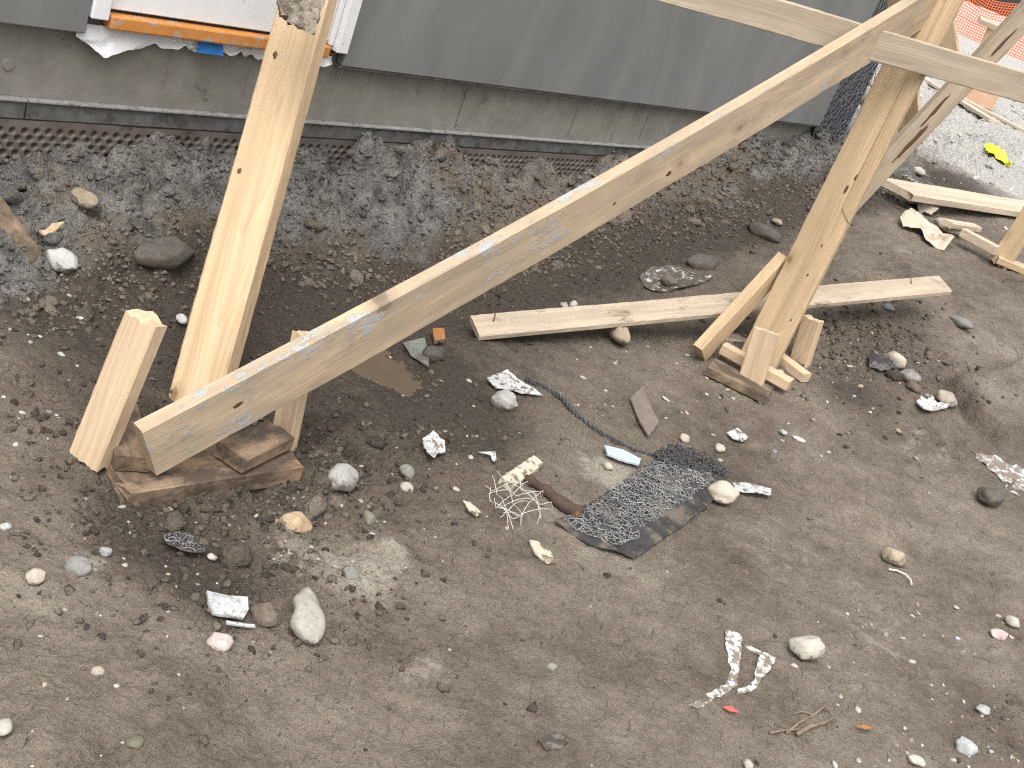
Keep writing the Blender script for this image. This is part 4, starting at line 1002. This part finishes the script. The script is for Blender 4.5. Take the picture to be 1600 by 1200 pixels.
sheet('glass_shard', [(628, 540), (662, 532), (668, 560), (668, 578), (640, 560)], GREENG, 'muddy greenish glass piece beside the dark rounded stone', 'glass', lift=.004, thick=.004)
sheet('lime_smear', [(1513, 703), (1545, 712), (1600, 735), (1612, 782), (1580, 770), (1556, 742), (1535, 722)], LIME, 'grey-white lime smear dried on the mud at the right edge', 'smear', lift=-.005, thick=.002, crumple=.004, ragged=.014)
sheet('stone_flake', [(824, 848), (838, 850), (858, 866), (868, 884), (852, 884), (834, 868)], FOAM, 'tan and white flake below the white mesh', 'flake', lift=.001, thick=.005)
sheet('stone_flake', [(722, 788), (734, 790), (750, 806), (743, 812), (731, 802)], FOAM, 'small pale flake left of the white mesh', 'flake', lift=.002, thick=.005)
sheet('tar_flake', [(840, 1156), (852, 1150), (872, 1151), (888, 1160), (876, 1172), (852, 1174)], TARF, 'dark flat flake pressed into the mud at the bottom middle', 'flake', lift=-.0065, thick=.004, crumple=.006, ragged=.004)
sheet('leaf', [(1333, 1138), (1348, 1137), (1364, 1142), (1350, 1144)], AMBER, 'small orange leaf in the mud right of the root', 'leaf', lift=.002, thick=.001)
sheet('yellow_tape', [(1536, 233), (1548, 236), (1562, 241), (1580, 256), (1576, 262), (1560, 256), (1546, 246), (1537, 240)], YELLOW, 'bright yellow crumpled tape in the yard at right', 'tape', lift=.01, crumple=.02, res=.02)
sheet('crumpled_paper', [(1400, 351), (1418, 339), (1440, 352), (1462, 366), (1486, 386), (1474, 393), (1450, 384), (1432, 366), (1408, 360)], KRAFT, 'long crumpled cream paper scrap at right', 'paper', lift=.004, crumple=.045, res=.012, seed=3, cfreq=9)
sheet('crumpled_paper', [(1416, 316), (1440, 312), (1462, 318), (1468, 332), (1452, 341), (1430, 326)], KRAFT, 'folded brown paper scrap under the raised pale plank', 'paper', lift=.004, crumple=.05, res=.012, seed=8, cfreq=8)
stone(1478, 356, 46, 28, 'beige', 'pale crusty mortar lump beside the crumpled paper', 20, .2, .5)
stone(1346, 152, 34, 30, 'tan', 'tan rubble block beside the lath at the wall corner', 20, .2, .6)
# foam block
a = hit(792, 752, .02); b = hit(842, 717, .02)
tag(beam('foam_block', a, b, .040, .03, ZUP + unit(CAM - a) * .3, FOAM, seed=111, j0=.004, j1=.004), 'cracked cream block lying on the rusty pipe above white mesh', 'block')
# orange block in the yard
ORB = simple('terracotta_block', (.50, .31, .20), (.58, .39, .27), 12, .8, .2, .002)
a = hit(1528, 164); dd = depth(a); o = beam('terracotta_block', a, a + ZUP * .26, .30, .2, CAM - a, ORB, seed=120); tag(o, 'peach terracotta block standing in the yard under the rail', 'block')

# rusty pipe
def path(pts, lift, k=8):
    out = []
    P_ = [hit(*p) for p in pts]
    for i in range(len(P_) - 1):
        for j in range(k):
            q = P_[i] + (P_[i + 1] - P_[i]) * j / k; q[2] = float(terrain(q[0], q[1])) + lift; out.append(q)
    q = P_[-1]; q[2] = float(terrain(q[0], q[1])) + lift; out.append(q); return out
RUST = simple('rusty_muddy_pipe', (.055, .038, .030), (.10, .066, .048), 30, .95, .9, .006, dirt=.16, dirtc=(.26, .10, .04), dscale=25)
pp = path([(818, 752), (850, 772), (880, 796), (904, 812)], .012, 5)
me = tube_mesh('rusty_pipe', pp, .016, 14, lambda t: .62 + .75 * t + .12 * math.sin(t * 23) + .1 * math.sin(t * 61)); o = link('rusty_pipe', me, RUST, smooth=True)
tag(o, 'rusty mud-crusted pipe stub lying beside the black mat', 'pipe')
# cord to the mat
CORD = simple('black_grey_cord', (.03, .03, .03), (.12, .12, .12), 120, .8, .6, .003, dirt=.2)
pp = path([(822, 594), (850, 606), (880, 626), (905, 655), (940, 680), (985, 703), (1020, 714), (1060, 712), (1095, 728)], .005, 8)
V = []
def twisted(name, pts, r, strands, turns):
    bmv, bmf = [], []
    for s_ in range(strands):
        ph = 2 * math.pi * s_ / strands; L = len(pts)
        sp = []
        for i in range(L * 3 - 2):
            t = i / 3; k = min(int(t), L - 2); q = pts[k] + (pts[k + 1] - pts[k]) * (t - k)
            an = ph + turns * i / 3
            sp.append(np.array(q) + np.array([math.cos(an), 0, math.sin(an)]) * r * .8 + np.array([rng.uniform(-1, 1), rng.uniform(-1, 1), rng.uniform(-1, 1)]) * r * .12)
        m_ = tube_mesh('x', sp, r * .75, 5); off = len(bmv); bmv += [v.co[:] for v in m_.vertices]; bmf += [tuple(i + off for i in p.vertices) for p in m_.polygons]; bpy.data.meshes.remove(m_)
    return mesh(name, bmv, bmf)
tag(link('cord', twisted('cord', pp, .0055, 3, 1.3), CORD), 'frayed dark cord winding from the torn shard to the black mat', 'cord')
# drainage mat
MATB = simple('black_geotextile', (.022, .022, .023), (.06, .058, .055), 18, .8, .4, .003, dirt=.5, dirtc=(.12, .10, .082), dscale=10)
FIL = simple('grey_entangled_filament', (.08, .08, .08), (.34, .34, .335), 25, .4, .1, .0005, spec=.6, dirt=.3, dirtc=(.03, .03, .03), dscale=18)
def inpoly(p, poly):
    c = False; j = len(poly) - 1
    for i in range(len(poly)):
        if (poly[i][1] > p[1]) != (poly[j][1] > p[1]) and p[0] < (poly[j][0] - poly[i][0]) * (p[1] - poly[i][1]) / (poly[j][1] - poly[i][1]) + poly[i][0]: c = not c
        j = i
    return c
def filament_mesh(name, poly, cell, hgt, r, seed):
    rr = random.Random(seed); W = [hit(u, v)[:2] for u, v in poly]
    lo = np.min(W, 0); hi = np.max(W, 0); verts, faces = [], []
    pts = {}
    nx = int((hi[0] - lo[0]) / cell) + 2; ny = int((hi[1] - lo[1]) / (cell * .86)) + 2
    for i in range(nx):
        for j in range(ny):
            x = lo[0] + (i + .5 * (j % 2)) * cell + rr.uniform(-.22, .22) * cell; y = lo[1] + j * cell * .86 + rr.uniform(-.22, .22) * cell
            if inpoly((x, y), W): pts[(i, j)] = np.array([x, y, float(terrain(x, y)) + .008 + hgt * rr.uniform(.0, 1)])
    def seg(a_, b_):
        mid = (a_ + b_) / 2 + np.array([rr.uniform(-.3, .3) * cell, rr.uniform(-.3, .3) * cell, hgt * rr.uniform(-.2, .7)])
        mid2 = a_ * .25 + mid * .5 + b_ * .25 + (mid - (a_ + b_) / 2) * .3
        m_ = tube_mesh('x', [a_, (a_ + mid2) / 2 + (mid2 - (a_ + b_) / 2) * .3, mid2, (b_ + mid2) / 2 + (mid2 - (a_ + b_) / 2) * .3, b_], r, 4); off = len(verts)
        verts.extend(v.co[:] for v in m_.vertices); faces.extend(tuple(k + off for k in p.vertices) for p in m_.polygons); bpy.data.meshes.remove(m_)
    for (i, j), p in pts.items():
        d = [(1, 0), ((j % 2), 1), ((j % 2) - 1, 1)]
        for dx, dy in d:
            q = pts.get((i + dx, j + dy))
            if q is not None and rr.random() < .9: seg(p, q)
    return mesh(name, verts, faces)
mt = empty('drainage_mat', hit(1000, 790)); tag(mt, 'scrap of black drainage mat with tangled grey filaments lying on the mud', 'mat')
sheet('geotextile', [(864, 818), (905, 798), (958, 765), (1020, 722), (1060, 706), (1100, 726), (1128, 742), (1133, 762), (1102, 796), (1060, 828), (988, 876), (945, 862), (900, 842)], MATB, None, None, lift=-.004, thick=.003, crumple=.008, parent=mt)
o = link('filaments', filament_mesh('filaments', [(872, 820), (905, 800), (950, 768), (1010, 728), (1060, 716), (1110, 738), (1112, 760), (1070, 792), (1015, 824), (990, 852), (962, 862), (920, 846)], .0125, .009, .0008, 4), FIL); o['kind'] = 'stuff'; adopt(o, mt)
o = link('dark_fringe', filament_mesh('dark_fringe', [(1015, 716), (1045, 702), (1085, 712), (1130, 738), (1135, 752), (1095, 742), (1040, 734)], .011, .02, .0015, 6), CORD); o['kind'] = 'stuff'; adopt(o, mt)
for nm, poly, lab in (('mesh_scrap', [(250, 850), (262, 840), (290, 842), (322, 866), (318, 874), (285, 870), (258, 862)], 'small black mesh scrap in the dark soil below the left footing'),
                      ('mesh_scrap', [(1350, 566), (1362, 557), (1385, 560), (1398, 580), (1375, 584), (1356, 578)], 'small black mesh scrap beside beige stone at right')):
    e = empty(nm, hit(*poly[0])); tag(e, lab, 'mesh')
    sheet('geotextile', poly, MATB, None, None, lift=.004, thick=.003, crumple=.012, parent=e)
    o = link('filaments', filament_mesh('filaments', poly, .010, .014, .0008, 12), FIL); o['kind'] = 'stuff'; adopt(o, e)
# white fibre mesh
THR = simple('white_glass_fibre', (.50, .485, .445), (.64, .62, .58), 40, .6, .1, .0005)
def fibre():
    vs_, fs_ = [], []
    lines = [[(764, 757), (774, 778), (782, 802), (793, 828)], [(775, 742), (786, 770), (800, 795), (812, 824)], [(786, 748), (800, 768), (822, 788), (842, 800), (838, 822)],
             [(805, 755), (812, 772), (830, 786), (844, 814)], [(752, 772), (775, 772), (800, 765), (824, 760)], [(760, 782), (790, 778), (818, 782), (844, 781)],
             [(768, 798), (800, 794), (830, 792), (862, 796)], [(770, 806), (800, 812), (832, 810), (864, 804)], [(778, 816), (800, 800), (826, 790), (846, 778)],
             [(760, 775), (762, 786), (772, 800), (790, 818), (800, 830)], [(772, 800), (790, 790), (800, 778), (814, 770)], [(782, 812), (806, 818), (816, 806), (824, 795)], [(768, 790), (776, 806), (790, 814), (812, 820)]]
    for ln in lines:
        P_ = [hit(*p) for p in ln]; pts = []
        for i in range(len(P_) - 1):
            for j in range(6):
                q = P_[i] + (P_[i + 1] - P_[i]) * j / 6; t = (i * 6 + j) / (6 * (len(P_) - 1))
                q[2] = float(terrain(q[0], q[1])) + .010 + .018 * abs(math.sin(t * 5 + len(ln) + ln[0][0])); pts.append(q + np.array([rng.uniform(-.001, .001), rng.uniform(-.001, .001), 0]))
        pts.append(P_[-1] + ZUP * .006)
        m_ = tube_mesh('x', pts, .0008, 5); off = len(vs_); vs_.extend(v.co[:] for v in m_.vertices); fs_.extend(tuple(k + off for k in p.vertices) for p in m_.polygons); bpy.data.meshes.remove(m_)
    tag(link('fibre_mesh_scrap', mesh('fibre_mesh_scrap', vs_, fs_), THR), 'tangle of white reinforcing mesh threads below the cracked cream block', 'mesh')
fibre()
tag(link('bent_wire', tube_mesh('bent_wire', path([(1387, 892), (1400, 894), (1413, 900), (1421, 908), (1423, 916)], .006, 4), .0028, 6), THR), 'curved white wire piece below the blocky ochre stone', 'wire')
# roots
ROOT = simple('dry_root', (.10, .075, .055), (.27, .21, .155), 40, .9, .5, .002)
rt = empty('root_cluster', hit(1265, 1130)); tag(rt, 'dead branching root sticking out of the mud at lower right', 'root')
for pts, r in (([(1226, 1150), (1245, 1134), (1268, 1122), (1285, 1108), (1292, 1100)], .0028), ([(1285, 1108), (1296, 1118), (1304, 1132)], .0018), ([(1242, 1152), (1262, 1140), (1285, 1134), (1300, 1126)], .0045), ([(1200, 1150), (1220, 1146), (1246, 1144)], .0025), ([(1268, 1122), (1250, 1116), (1238, 1120)], .0015)):
    o = link('root', tube_mesh('root', path(pts, .009, 4), r, 6, lambda t: 1.15 - .5 * t), ROOT, smooth=True); adopt(o, rt)
# mortar-caked board end hanging in front of the leaning post
def clump():
    c0 = U(470, -18, 2.70); dd = depth(c0); e = dd / F
    nu, nv = 26, 26; V = []; Fc = []
    outline_l = [(-42, -110), (-36, 5), (-22, 24), (0, 45), (16, 72), (30, 30), (45, -40), (46, -110)]
    bm = bmesh.new()
    pts2 = [(437, -90), (436, 0), (438, 24), (446, 28), (450, 38), (458, 42), (466, 50), (474, 55), (481, 58), (490, 52), (496, 40), (501, 22), (507, 6), (512, -20), (515, -90)]
    front = []; back = []
    for (u, v) in pts2: front.append(U(u, v, 2.70)); back.append(U(u + 1, v, 2.80))
    vf = [bm.verts.new(p) for p in front]; vb = [bm.verts.new(p) for p in back]
    f = bm.faces.new(vf); bm.faces.new(vb[::-1]); n = len(vf)
    for i in range(n): bm.faces.new((vf[i], vb[i], vb[(i + 1) % n], vf[(i + 1) % n]))
    bmesh.ops.triangulate(bm, faces=bm.faces[:])
    for _ in range(4):
        es = [e_ for e_ in bm.edges if e_.calc_length() > .012]
        if not es: break
        bmesh.ops.subdivide_edges(bm, edges=es, cuts=1); bmesh.ops.triangulate(bm, faces=bm.faces[:])
    bmesh.ops.recalc_face_normals(bm, faces=bm.faces[:]); bm.normal_update()
    mid = np.mean(front, 0)
    for v in bm.verts:
        q = np.array(v.co); a_ = (q - mid) @ RC; b_ = (q - mid) @ UC
        k = float(fbm(np.array(a_ * 1.), np.array(b_ * 1.), 26, 4, 301)) * .022 + float(fbm(np.array(b_), np.array(q[1]), 70, 2, 30)) * .006
        v.co += v.normal * k - Vector(FW) * (.022 * (1 - min(1, abs(a_ + b_ * .12) / .055)))
    me = bpy.data.meshes.new('mortar_caked_board'); bm.to_mesh(me); bm.free()
    mat = simple('dried_mud_and_mortar', (.20, .165, .125), (.34, .30, .25), 35, .95, .9, .006, dirt=.35, dirtc=(.12, .092, .068), dscale=16)
    tag(link('mortar_caked_board', me, mat), 'mud and mortar caked board end in front of the top of the leaning post', 'board')
clump()
# splinters, twigs and straw too small to count
def twigs():
    vs_, fs_ = [], []
    r = random.Random(77)
    for k in range(330):
        s_ = r.uniform(-1.2, 3.2); n_ = r.uniform(.55, 3.6); q = WP(s_, n_, 0); an = r.uniform(0, 6.28); L = r.uniform(.012, .05)
        pts = []
        for j in range(4):
            x = q[0] + math.cos(an + j * .12) * L * j / 3; y = q[1] + math.sin(an + j * .12) * L * j / 3; pts.append(np.array([x, y, float(terrain(x, y, True)) + .003]))
        m_ = tube_mesh('x', pts, r.uniform(.0005, .0012), 4); off = len(vs_); vs_.extend(v.co[:] for v in m_.vertices); fs_.extend(tuple(i + off for i in p.vertices) for p in m_.polygons); bpy.data.meshes.remove(m_)
    o = link('twigs', mesh('twigs', vs_, fs_), simple('twig', (.045, .034, .025), (.20, .155, .11), 8, .9, .2, .001)); tag(o, 'tiny twigs and splinters littering the mud', 'twigs', kind='stuff')
twigs()
